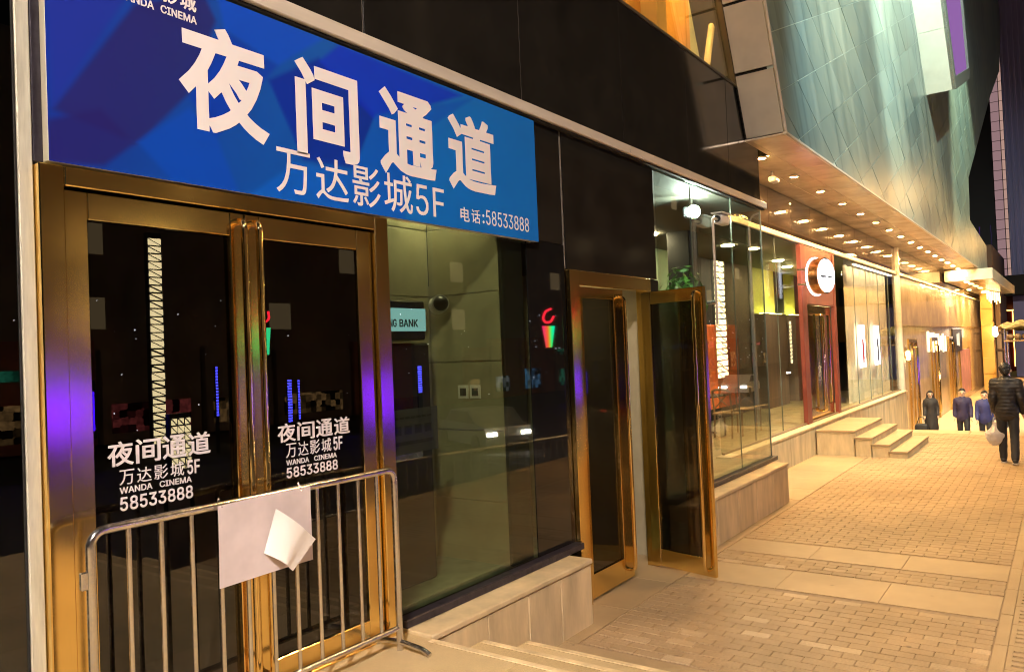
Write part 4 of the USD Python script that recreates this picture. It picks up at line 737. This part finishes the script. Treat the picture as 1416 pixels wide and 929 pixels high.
# ---------------------------------------------------------------- people
SKIN = mat('skin', (.62, .42, .30), .5, subsurface_weight=.1); HAIR = mat('black_hair', (.012, .010, .010), .45); SHOE = mat('dark_shoe', (.02, .02, .022), .5); SOLE = mat('pale_sole', (.45, .42, .38), .6)
EYEM = mat('eye', (.02, .015, .012), .2); LIP = mat('lips', (.34, .13, .11), .5)
def person(label, loc, heading, h, jacket, trousers, coat_len=0., stride=.10, arms=((.05, .06), (.05, .06)), hood=False, puffer=False, detail=.022, shoulders=.175, bend_l=.1, bend_r=.1, longhair=False, turn=0.):
    """one walking person; local x is forward, y to the person's left"""
    t = thing('person', label, 'person', loc, heading); k = h / 1.72
    def P(x, y, z): return np.array([x, y, z]) * k
    pel, wai, che, nek, hed = P(0, 0, .94), P(.0, 0, 1.08), P(.01, 0, 1.30), P(.0, 0, 1.475), P(.025, 0, 1.60)
    legs = []
    for s, f in ((1, stride), (-1, -stride)):
        hip = P(0, .088 * s, .92); knee = P(f * .55 + .03, .095 * s, .50); ank = P(f * 1.25 - (.05 if f < 0 else 0), .10 * s, .085 + (.02 if f < 0 else 0)); legs.append((hip, knee, ank, s))
    arm = []
    for (s, (fw_, out), bd) in ((1, arms[0], bend_l), (-1, arms[1], bend_r)):
        sh0 = P(-.01, shoulders * s * .92, 1.405); el = sh0 + P(fw_ * .5 - .03, (.028 + out * .3) * s, -.27); wr = el + P(fw_ + bd, (out * .3 - .01) * s, -.245); arm.append((sh0, el, wr, s))
    def R_(*a): return [(c, r * k) for c, r in a]
    parts = chain(*R_((pel, .12), (wai, .115), (che, .125), (nek, .062), (P(.01, 0, 1.54), .055)))
    parts += chain(*R_((P(.0, .10, 1.33), .09), (P(.0, -.10, 1.33), .09)))
    # head: skull, face, jaw, nose, ears
    parts += [hull(*R_((P(-.012, 0, 1.635), .088), (P(.028, 0, 1.63), .078), (P(.04, 0, 1.56), .050), (P(.048, 0, 1.535), .033))), hull(*R_((P(.098, 0, 1.618), .010), (P(.112, 0, 1.588), .014)))]
    for s in (1, -1): parts += [hull(*R_((P(.0, .086 * s, 1.625), .016), (P(.005, .084 * s, 1.585), .013)))]
    for hip, knee, ank, s in legs: parts += chain(*R_((hip, .085), (knee, .055), (ank, .038)))
    for sh0, el, wr, s in arm:
        parts += chain(*R_((sh0, .055), (el, .043), (wr, .028)))
        d = (wr - el) / np.linalg.norm(wr - el); side = np.array([1., 0, 0]) - d * d[0]; side /= np.linalg.norm(side); nrm = np.cross(d, side)
        palm = wr + d * .075 * k; parts += [hull((wr, .026 * k), (palm + side * .026 * k, .015 * k), (palm - side * .026 * k, .015 * k))]
        for q, ln in zip((.030, .010, -.010, -.029), (.066, .076, .070, .054)):
            a = palm + side * q * k; b = a + d * ln * .5 * k + nrm * (-.006 * s) * k; c = b + d * ln * .42 * k - nrm * s * .018 * k; parts += chain((a, .0092 * k), (b, .0085 * k), (c, .0075 * k))
        a = wr + d * .03 * k + side * .026 * k; b = a + (d * .035 + side * .022) * k; parts += chain((a, .012 * k), (b, .010 * k), (b + d * .03 * k, .0085 * k))
    body = obj('body', blob(parts, detail * .55, 8), SKIN, t, smooth=True)
    for s in (1, -1): obj('eye', trimesh.creation.icosphere(2, .012 * k).apply_translation(P(.098, .033 * s, 1.622)), EYEM, body, smooth=True)
    obj('mouth', bx(.094 * k, .102 * k, -.022 * k, .022 * k, 1.556 * k, 1.565 * k, .003), LIP, body)
    # hair
    hs = [hull(*R_((P(-.02, 0, 1.655), .093), (P(.012, 0, 1.685), .074), (P(-.045, 0, 1.60), .070)))]
    if longhair: hs += [hull(*R_((P(-.05, .06, 1.60), .05), (P(-.05, -.06, 1.60), .05), (P(-.05, .06, 1.45), .045), (P(-.05, -.06, 1.45), .045))), hull(*R_((P(.0, .085, 1.63), .03), (P(.02, .08, 1.47), .025))), hull(*R_((P(.0, -.085, 1.63), .03), (P(.02, -.08, 1.47), .025)))]
    hm = blob(hs, detail * .5, 4); v = hm.vertices; v *= 1 + .0 * v; dsp = meshkit.fbm(v * 55, 3, 5) - .5; hm.vertices = v + hm.vertex_normals * (dsp * .03 * k)[:, None]; obj('hair', hm, HAIR, body, smooth=True)
    # trousers
    tr = chain(*R_((pel, .137), (P(0, 0, 1.0), .135)))
    for hip, knee, ank, s in legs: tr += chain(*R_((hip, .097), (knee, .072), (ank + P(.0, 0, -.0), .062)))
    tm = blob(tr, detail, 6); v = tm.vertices; tm.vertices = v + tm.vertex_normals * ((meshkit.fbm(v * 14, 3, 9) - .5) * .018)[:, None]; obj('trousers', tm, trousers, t, smooth=True)
    # jacket or coat
    low = P(0, 0, .93 - coat_len); jk = chain(*R_((P(.0, 0, .93), .155), (wai, .150), (che, .158), (P(-.005, 0, 1.40), .115), (nek, .075)))
    jk += chain(*R_((P(.0, .095, 1.33), .115), (P(.0, -.095, 1.33), .115))) + chain(*R_((P(-.0, .05, 1.43), .075), (P(.0, .15, 1.40), .078))) + chain(*R_((P(-.0, -.05, 1.43), .075), (P(.0, -.15, 1.40), .078)))
    if coat_len: jk += [hull(*R_((P(0, .06, .95), .13), (P(0, -.06, .95), .13), (P(.0, .09, .93 - coat_len), .125), (P(0, -.09, .93 - coat_len), .125), (P(.05, 0, .93 - coat_len), .12)))]
    else: jk += [hull(*R_((P(0, .05, .95), .13), (P(0, -.05, .95), .13), (P(0, .05, .86), .128), (P(0, -.05, .86), .128)))]
    for sh0, el, wr, s in arm: jk += chain(*R_((sh0, .078), (el, .068), (wr - (wr - el) * .04, .050)))
    if hood: jk += [hull(*R_((P(-.03, .085, 1.47), .06), (P(-.03, -.085, 1.47), .06), (P(-.06, 0, 1.66), .085))), hull(*R_((P(-.02, .085, 1.50), .035), (P(-.01, .085, 1.66), .035), (P(-.02, .0, 1.745), .035))), hull(*R_((P(-.02, -.085, 1.50), .035), (P(-.01, -.085, 1.66), .035), (P(-.02, .0, 1.745), .035)))]
    jm = blob(jk, detail, 8); v = jm.vertices; w = (meshkit.fbm(v * 11, 3, 3) - .5) * .022
    if puffer: w = w + .010 * np.abs(np.sin(v[:, 2] * math.pi / (.062 * k))) ** .6
    jm.vertices = v + jm.vertex_normals * w[:, None]; obj('jacket', jm, jacket, t, smooth=True)
    obj('collar', tube([P(.055 * math.cos(a) - .004, .068 * math.sin(a), 1.485 + .012 * math.cos(a)) for a in np.linspace(.5, 2 * math.pi - .5, 16)], .022 * k, 8), jacket, t, smooth=True)
    for hip, knee, ank, s in legs:
        sm = blob([hull(*R_((ank + P(-.03, 0, -.035), .045), (ank + P(.06, 0, -.045), .042), (ank + P(.14, 0, -.052), .034)))], detail * .7, 4); sh2 = obj('shoe', sm, SHOE, t, smooth=True)
        a = ank; obj('sole', bx(a[0] - .075 * k, a[0] + .17 * k, a[1] - .042 * k, a[1] + .042 * k, a[2] - .088 * k, a[2] - .066 * k, .008), SOLE, sh2)
    return t, k, arm
def cloth(n, c, r=.7, v=.2): return mat(n, c, r, var=v, scale=7, bump=.1, bscale=60)
JEANS = cloth('dark_trousers', (.016, .017, .022))
man, k, arm = person('man in black quilted jacket and dark trousers walking away carrying a white plastic bag', (16.15, -2.72, 0), -2, 1.73, cloth('black_quilted_jacket', (.016, .015, .016), .5), JEANS, stride=.10, arms=((.03, .02), (.02, .05)), puffer=True, detail=.018, shoulders=.185)
def carry(label, name, loc, w, hgt, m, seed):
    b = thing(name, label, 'bag', loc); s = trimesh.creation.icosphere(4, 1.0); v = s.vertices.copy(); z = v[:, 2]
    pinch = np.where(z > .1, 1 - .78 * np.clip((z - .1) / .9, 0, 1) ** .8, 1.0); v[:, :2] *= pinch[:, None]
    f = meshkit.fbm(np.c_[v[:, 0] * 4, v[:, 1] * 4, v[:, 2] * 2] + seed, 4, seed) - .5; v += s.vertex_normals * (f * .30)[:, None]
    s.vertices = np.c_[v[:, 0] * w * .42, v[:, 1] * w * .5, (v[:, 2] - 1) * hgt * .42 - hgt * .16]
    obj('bag_body', s, m, b, smooth=True)
    for y in (-.02, .02): obj('handle', tube(bend([(0, y * 2, -hgt * .22), (0, y, -.02), (0, y * .4, .0), (0, -y, -.02), (0, -y * 2, -hgt * .22)], .02), [.012] * (2 + 15), 8), m, b, smooth=True)
    return b
PLAS = usdkit.material(stage, L + 'white_plastic_bag', {'p': ('principled_bsdf', {'base_color': (.74, .70, .68), 'roughness': .35}), 't': ('translucent_bsdf', {'color': (.7, .65, .6)}), 'm': ('mix_closure', {'fac': .3})}, [('p.BSDF', 'm.closure1'), ('t.BSDF', 'm.closure2')], surface='m.closure')
def world(t_loc, heading, p):
    a = math.radians(heading); return (t_loc[0] + p[0] * math.cos(a) - p[1] * math.sin(a), t_loc[1] + p[0] * math.sin(a) + p[1] * math.cos(a), t_loc[2] + p[2])
hd = arm[0][2] + np.array([0, 0, -.10]); carry('white plastic carrier bag full of shopping in the left hand of the man', 'carrier_bag', world((16.15, -2.72, 0), -2, hd), .33, .50, PLAS, 3)
person('woman in long dark hooded coat with fur edge standing below the stairs', (27.8, -.02, -1.1), 188, 1.62, cloth('dark_long_coat', (.022, .020, .020)), JEANS, coat_len=.46, stride=.03, arms=((.04, .05), (.06, .03)), hood=True, longhair=True, detail=.03, shoulders=.165)
wb = arm
hb_ = thing('dark_handbag', 'dark handbag hanging beside the woman in the hooded coat', 'bag', (27.6, .24, -.62)); q = trimesh.creation.icosphere(3, 1.0); v = q.vertices; q.vertices = np.c_[np.sign(v[:, 0]) * np.abs(v[:, 0]) ** .6 * .09, np.sign(v[:, 1]) * np.abs(v[:, 1]) ** .6 * .19, np.sign(v[:, 2]) * np.abs(v[:, 2]) ** .6 * .14]; obj('bag_body', q, SHOE, hb_, smooth=True); obj('strap', tube(bend([(0, -.13, .12), (0, -.06, .34), (0, .06, .34), (0, .13, .12)], .06), .012, 8), SHOE, hb_, smooth=True)
person('man in purple blue jacket and black trousers walking up below the stairs', (26.9, -.99, -1.1), 184, 1.74, cloth('purple_blue_jacket', (.028, .020, .062)), JEANS, stride=.17, arms=((.10, .06), (-.04, .07)), detail=.03)
person('young man in bright blue jacket half hidden by the man with the bag', (26.4, -1.60, -1.1), 184, 1.70, cloth('bright_blue_jacket', (.026, .03, .13)), JEANS, stride=.13, arms=((-.03, .07), (.10, .05)), detail=.03)
person('dark clothed passer-by far down the pavement beside the golden pillar', (33.0, -1.66, -1.1), 182, 1.72, cloth('far_dark_jacket', (.02, .018, .02)), JEANS, stride=.1, detail=.04)

# ---------------------------------------------------------------- restaurant chairs and tables behind the glass
CHM = mat('chair_wood', (.30, .18, .09), .4, var=.2, scale=6)
def chair(label, loc, rz):
    c = thing('dining_chair', label, 'chair', loc, rz); obj('seat', bx(-.21, .21, -.21, .21, .43, .47, .015), CHM, c)
    for x in (-.18, .18):
        obj('leg', tube([(x, -.18, 0), (x, -.17, .43)], .017, 8), CHM, c); obj('leg', tube([(x, .2, 0), (x, .17, .45), (x, .23, .88)], .017, 8), CHM, c)
    obj('backrest', cat(tube(bend([(-.18, .23, .86), (-.1, .25, .90), (.1, .25, .90), (.18, .23, .86)], .05), .018, 8), tube([(-.16, .19, .55), (.15, .23, .84)], .011, 6), tube([(.16, .19, .55), (-.15, .23, .84)], .011, 6)), CHM, c); return c
chair('dining chair with crossed back behind the glass, nearest the red door frame', (15.1, 1.5, .556), 95); chair('dining chair with crossed back behind the glass, left of the other one', (14.1, 1.55, .556), 80)
tb = thing('dining_table', 'small dark dining table behind the corner glass beside the chairs', 'table', (14.6, 2.2, .556)); obj('top', bx(-.4, .4, -.35, .35, .72, .75, .01), DARKPL, tb); obj('leg', tube([(0, 0, .02), (0, 0, .72)], .035, 10), STEEL, tb); obj('foot', disc((0, 0, .012), .22, (0, 0, 1), .02), STEEL, tb)

# ---------------------------------------------------------------- the other side of the street, seen in the glass
os_ = thing('opposite_buildings', 'dark shop buildings across the street, seen only as reflections in the glass', 'building', (0, -34, -1.3)); OW = mat('opposite_wall', (.30, .21, .15), .7, var=.3, scale=.3)
for i, (a, b, hh) in enumerate(((-40, -12, 14), (-11.8, 16, 19), (16.2, 52, 16), (52.2, 95, 22), (95.2, 150, 18))):
    obj('wall', bx(a, b, -10, 0, 0, hh, .02), OW, os_)
    for x in np.arange(a + 1.5, b - 2, 5.5):
        for z in np.arange(5.5, hh - 2, 3.6):
            if RNG.random() < .30: obj('lit_window', bx(x, x + 1.5, 0, .05, z, z + 1.5, .01), emit('opposite_window', (1., .7, .35), .5) if '/World/Looks/opposite_window' not in str(stage.GetPrimAtPath('/World/Looks/opposite_window').GetPath()) else '/World/Looks/opposite_window', os_)
# shop fronts, signs, small lights over there
def patchy(n, c, s):
    return usdkit.material(stage, L + n, {'g': ('geometry', {}), 'n': ('voronoi_texture', {'scale': 2.6, 'randomness': .45, 'metric': 'chebychev'}), 'k': ('separate_color', {}), 'r': ('map_range', {'from_min': .25, 'from_max': .9, 'to_min': .02, 'to_max': s, 'clamp': True}), 'n2': ('noise_texture', {'scale': 5., 'detail': 4}), 'm': ('math', {'math_type': 'multiply'}), 'e': ('emission', {'color': c})},
        [('g.position', 'n.vector'), ('n.color', 'k.color'), ('k.r', 'r.value'), ('g.position', 'n2.vector'), ('r.result', 'm.value1'), ('n2.fac', 'm.value2'), ('m.value', 'e.strength')], surface='e.emission')
SHW = [patchy('opposite_shop_light_' + n, c, s * 1.5) for n, c, s in (('amber', (1., .55, .2), .9), ('rose', (1., .18, .16), .8), ('white', (.9, .95, 1.), .9), ('green', (.1, .8, .45), .8), ('cyan', (.2, .55, 1.), 1.0))]
OWB = mat('opposite_brick_red', (.36, .11, .06), .7, var=.3, scale=.5)
xx = -30.
while xx < 120:
    w = RNG.uniform(3, 6); k = int(RNG.integers(0, 5))
    obj('shop_front', bx(xx, xx + w - .3, .02, .5, 0, RNG.uniform(4.0, 5.0), .03), OWB if RNG.random() < .5 else OW, os_)
    if RNG.random() < .62: obj('shop_window', bx(xx + .4, xx + w * RNG.uniform(.4, .85), .51, .56, .5, RNG.uniform(1.6, 2.8), .02), SHW[0 if RNG.random() < .5 else k], os_)
    if RNG.random() < .5: obj('shop_sign', bx(xx + .3, xx + w - .8, .51, .60, 3.2, 3.2 + RNG.uniform(.35, .8), .02), SHW[k], os_)
    xx += w
sp_ = []
for k in range(170): p_ = (RNG.uniform(-10, 110), RNG.uniform(.7, 5), RNG.uniform(.4, 7) ** 1.0); sp_.append(trimesh.creation.icosphere(1, RNG.uniform(.015, .04)).apply_translation(p_))
obj('small_lights', cat(sp_), emit('small_street_lights', (.9, .9, 1.), 10.), os_, kind='stuff')
BL = emit('purple_led', (.06, .004, 1.), 15.)
for i, (a, b, z0, z1) in enumerate(((11.9, 14.2, -.2, 1.9), (27.1, 29.5, -1.0, 1.5), (46.9, 49.6, -1.2, 1.0))): 
    t = thing('purple_light_hoarding', ('purple LED lit hoarding across the street, the one nearest the viewer', 'purple LED lit hoarding across the street, the middle one', 'purple LED lit hoarding across the street, the farthest one')[i], 'hoarding', (a, -25, 0)); obj('panel', bx(0, b - a, -.06, -.02, z0, z1, .01), DARKPL, t)
    for q in np.arange(.05, b - a - .2, .34): obj('led_bar', bx(q, q + .15, -.019, .0, z0 + RNG.uniform(0, .3), z1 - RNG.uniform(0, .4), .005), BL, t); obj('post', cat(bx(.1, .2, -.2, -.06, -1.3, z1, .01), bx(b - a - .2, b - a - .1, -.2, -.06, -1.3, z1, .01)), DARKPL, t)
BL2 = emit('blue_led_strip', (.08, .08, 1.), 16.)
for i, (x, z0, z1, w) in enumerate(((22.4, -.38, 1.5, .22), (22.9, -.3, 1.4, .10), (31.0, .36, 1.8, .3), (31.9, .4, 1.6, .14), (18.8, .2, 2.2, .1))):
    t = thing('blue_light_column', ('blue LED column across the street, widest of the left pair', 'thin blue LED column across the street, right of the left pair', 'wide blue LED column across the street reflected in the lobby window', 'thin blue LED column across the street reflected in the lobby window', 'short thin blue LED column across the street near the lattice tower')[i], 'light column', (x, -24.5, 0)); obj('core', bx(-w / 2 - .02, w / 2 + .02, -.1, -.02, -1.3, z1, .01), DARKPL, t)
    for z in np.arange(z0, z1, .12): obj('led', bx(-w / 2, w / 2, -.019, .0, z, z + .08, .005), BL2, t)
YL = emit('lattice_light', (1., .80, .42), 9.)
def lattice(label, x, y, w, z0, z1, seg, cols=1):
    t = thing('lattice_light_tower', label, 'light tower', (x, y, 0)); n = int((z1 - z0) / seg)
    tris = []
    for k in range(n):
        for j in range(cols):
            a = j * w; z = z0 + k * seg; g = seg * RNG.uniform(.05, .14); tris += [prism(Polygon([(a + g, z + g), (a + w - g * 2.4, z + g), (a + g, z + seg - g * 2.4)]), 0, .03), prism(Polygon([(a + w - g, z + seg - g), (a + g * 2.4, z + seg - g), (a + w - g, z + g * 2.4)]), 0, .03)]
    obj('lit_facets', cat(tris), YL, t, kind='stuff'); obj('mast', bx(0, w * cols, -.3, -.02, -1.3, z1, .01), DARKPL, t)
lattice('tall lattice tower of small yellow lights across the street', 19.15, -30, .66, -3.0 + 1.8, 8.4, .36)
lattice('low broad lattice of yellow lights across the street below the tall tower', 14.05, -20, .24, -1.2, .75, .26, 3)
lattice('distant lattice tower of yellow lights reflected in the glass corner', 75.6, -25, 1.5, -1.2, 10.8, .6, 2)
lattice('far thin lattice tower of yellow lights reflected beside the red door', 124.0, -30, 1.2, -1.2, 5.6, .6)
t = thing('cup_neon_sign', 'neon sign of a red steaming green cup across the street', 'sign', (39.1, -22, 2.5))
obj('cup', prism(Polygon([(.45, 0), (1.05, 0), (1.45, 1.3), (.1, 1.3)]), 0, .05), usdkit.material(stage, L + 'cup_neon', {'g': ('texture_coordinate', {}), 's': ('separate_xyz', {}), 'r': ('rgb_ramp', {'ramp': [(.0, (1., .02, .15)), (.40, (1., .12, .02)), (.55, (.3, .6, .05)), (.7, (0, 1., .2)), (1, (0, .9, .6))]}), 'd': ('map_range', {'from_min': .1, 'from_max': 1.45}), 'e': ('emission', {'strength': 9.})}, [('g.object', 's.vector'), ('s.x', 'd.value'), ('d.result', 'r.fac'), ('r.color', 'e.color')], surface='e.emission'), t)
obj('steam', tube(bend([(1.15, 0, 2.35), (.55, 0, 2.2), (.2, 0, 1.75), (.5, 0, 1.5), (1.1, 0, 1.55), (1.45, 0, 1.9)], .2), .07, 8), emit('red_neon', (1., .02, .04), 12.), t)
t = thing('red_neon_sign', 'smaller red and green neon cup across the street reflected in the right door pane', 'sign', (19.2, -22, 2.6)); obj('cup', prism(Polygon([(.1, 0), (.25, 0), (.36, 1.05), (.0, 1.05)]), 0, .05), emit('green_neon', (.05, 1., .35), 7.), t); obj('steam', tube(bend([(.05, 0, 1.2), (.35, 0, 1.4), (.3, 0, 1.7)], .1), .045, 8), '/World/Looks/red_neon', t)
def car(label, loc, rz, paint):
    t = thing('car', label, 'car', loc, rz); side = Polygon([(-2.15, .35), (-2.2, .75), (-1.95, .92), (-1.2, .98), (-.65, 1.40), (.85, 1.42), (1.55, .98), (2.1, .90), (2.2, .6), (2.15, .32), (1.75, .3), (1.65, .55), (1.4, .65), (1.1, .55), (1.0, .28), (-1.0, .28), (-1.1, .55), (-1.4, .65), (-1.65, .55), (-1.75, .3)])
    obj('body', prism(side, -.85, .85), paint, t); obj('windows', prism(Polygon([(-1.1, .98), (-.6, 1.35), (.8, 1.37), (1.4, .98)]), -.86, .86), DARKPL, t)
    for x in (-1.38, 1.38):
        for y in (-.78, .78): w_ = obj('wheel', disc((x, y, .31), .31, (0, 1, 0), .2, 24), DARKPL, t); obj('rim', disc((x, y, .31), .19, (0, 1, 0), .22, 16), STEEL, w_)
    for y in (-.62, .62): obj('headlight', bx(2.17, 2.24, y - .17, y + .17, .62, .75, .02), emit('headlight', (1., .93, .8), 60.) if not stage.GetPrimAtPath('/World/Looks/headlight') else '/World/Looks/headlight', t); obj('tail_light', bx(-2.24, -2.18, y - .17, y + .17, .70, .82, .02), emit('tail_light', (1., .05, .02), 8.) if not stage.GetPrimAtPath('/World/Looks/tail_light') else '/World/Looks/tail_light', t)
CARP = [mat('silver_car_paint', (.45, .45, .46), .3, .5), mat('black_car_paint', (.02, .02, .022), .25), mat('white_car_paint', (.7, .7, .68), .3)]
car('silver car with lit headlights on the road, reflected in the lobby window', (21.6, -13.2, -1.0), 118, CARP[0]); car('black car with red tail lights farther along the road', (33, -12.5, -1.26), 10, CARP[1]); car('white car with lit headlights far along the road', (52, -14.5, -1.26), 172, CARP[2]); car('dark car with lit headlights beyond the white one', (74, -15, -1.26), 174, CARP[1])
rf = thing('road_railing', 'low metal railing along the kerb, seen only in the glass', 'railing', (6, -5.6, -.2)); obj('rail', cat(tube([(0, 0, .85), (34, 0, -.15)], .03, 8), tube([(0, 0, .2), (34, 0, -.8)], .025, 8)), STEEL, rf); obj('bars', cat(*[tube([(x, 0, .2 - x * .0294), (x, 0, .85 - x * .0294)], .012, 6) for x in np.arange(0, 34, .25)]), STEEL, rf, kind='stuff')

# ---------------------------------------------------------------- street lamps beside the road and the flood lamps of the cladding
def street_lamp(label, loc, lamp, h=8.6, rz=90):
    t = thing('street_lamp', label, 'street lamp', loc, rz, 'street lamps along the kerb'); GP = mat('lamp_post_paint', (.20, .20, .21), .45, .3) if not stage.GetPrimAtPath('/World/Looks/lamp_post_paint') else '/World/Looks/lamp_post_paint'
    obj('pole', tube([(0, 0, 0), (0, 0, h * .5), (0, 0, h)], [.10, .08, .055], 12), GP, t, smooth=True); obj('base', tube([(0, 0, 0), (0, 0, .5)], .15, 12), GP, t)
    obj('arm', tube(bend([(0, 0, h - .2), (.1, 0, h + .4), (1.5, 0, h + .55)], .3), .04, 8), GP, t); obj('head', bx(1.35, 2.15, -.16, .16, h + .46, h + .66, .04), GP, t); obj('lens', bx(1.42, 2.10, -.13, .13, h + .425, h + .458, .01), lamp, t)
SOD2 = emit('tall_sodium_lamp', (1., .57, .23), 1900.); SOD = emit('sodium_lamp', (1., .50, .15), 1000.); WHT = emit('white_street_lamp', (1., .84, .74), 4700.)
street_lamp('tall white street lamp at the kerb behind the viewer', (-4.5, -8.0, -.2), WHT); street_lamp('tall sodium street lamp at the kerb beside the drain', (13.5, -8.2, -.8), SOD2, 15.5); street_lamp('tall sodium street lamp farther down at the kerb of the lower pavement', (33, -7.2, -1.3), SOD); street_lamp('tall sodium street lamp at the far end of the street', (54, -7.2, -1.3), SOD)
def flood(label, loc, aim, s, col, cone):
    """a flood lamp with a hooded beam: spot light in its housing, glowing lens, arm back to the cladding"""
    t = thing('cladding_flood_lamp', label, 'flood lamp', loc); a = np.array(aim, float) - loc; a /= np.linalg.norm(a)
    obj('housing', disc(-a * .22, .24, a, .22, 20), DARKPL, t); obj('arm', tube([-a * .22, (0, -loc[1] + YO, .4)], .035, 8), DARKPL, t)
    sp = UsdLux.SphereLight.Define(stage, str(t.GetPath()) + '/beam'); sp.CreateRadiusAttr(.10); sp.CreateIntensityAttr(s); sp.CreateColorAttr(Gf.Vec3f(*col))
    sh = UsdLux.ShapingAPI.Apply(sp.GetPrim()); sh.CreateShapingConeAngleAttr(cone); sh.CreateShapingConeSoftnessAttr(.5)
    z = -a; x = np.cross([0, 0, 1.], z); x /= np.linalg.norm(x); y = np.cross(z, x); sp.AddTransformOp().Set(Gf.Matrix4d(*x, 0, *y, 0, *z, 0, 0, 0, 0, 1))
flood('flood lamp on an arm above the cladding bay', (16.0, -5.2, 14.6), (24.5, -.9, 9.8), 34000., (.88, 1., .86), 42)
flood('flood lamp on an arm far along the cladding', (33, -3.6, 19.0), (37, -.6, 8.0), 42000., (.88, 1., .70), 30)
flood('flood lamp on an arm at the near end of the cladding', (13.0, -6.0, 11.5), (15.5, -.6, 7.2), 11000., (.84, 1., .92), 36)
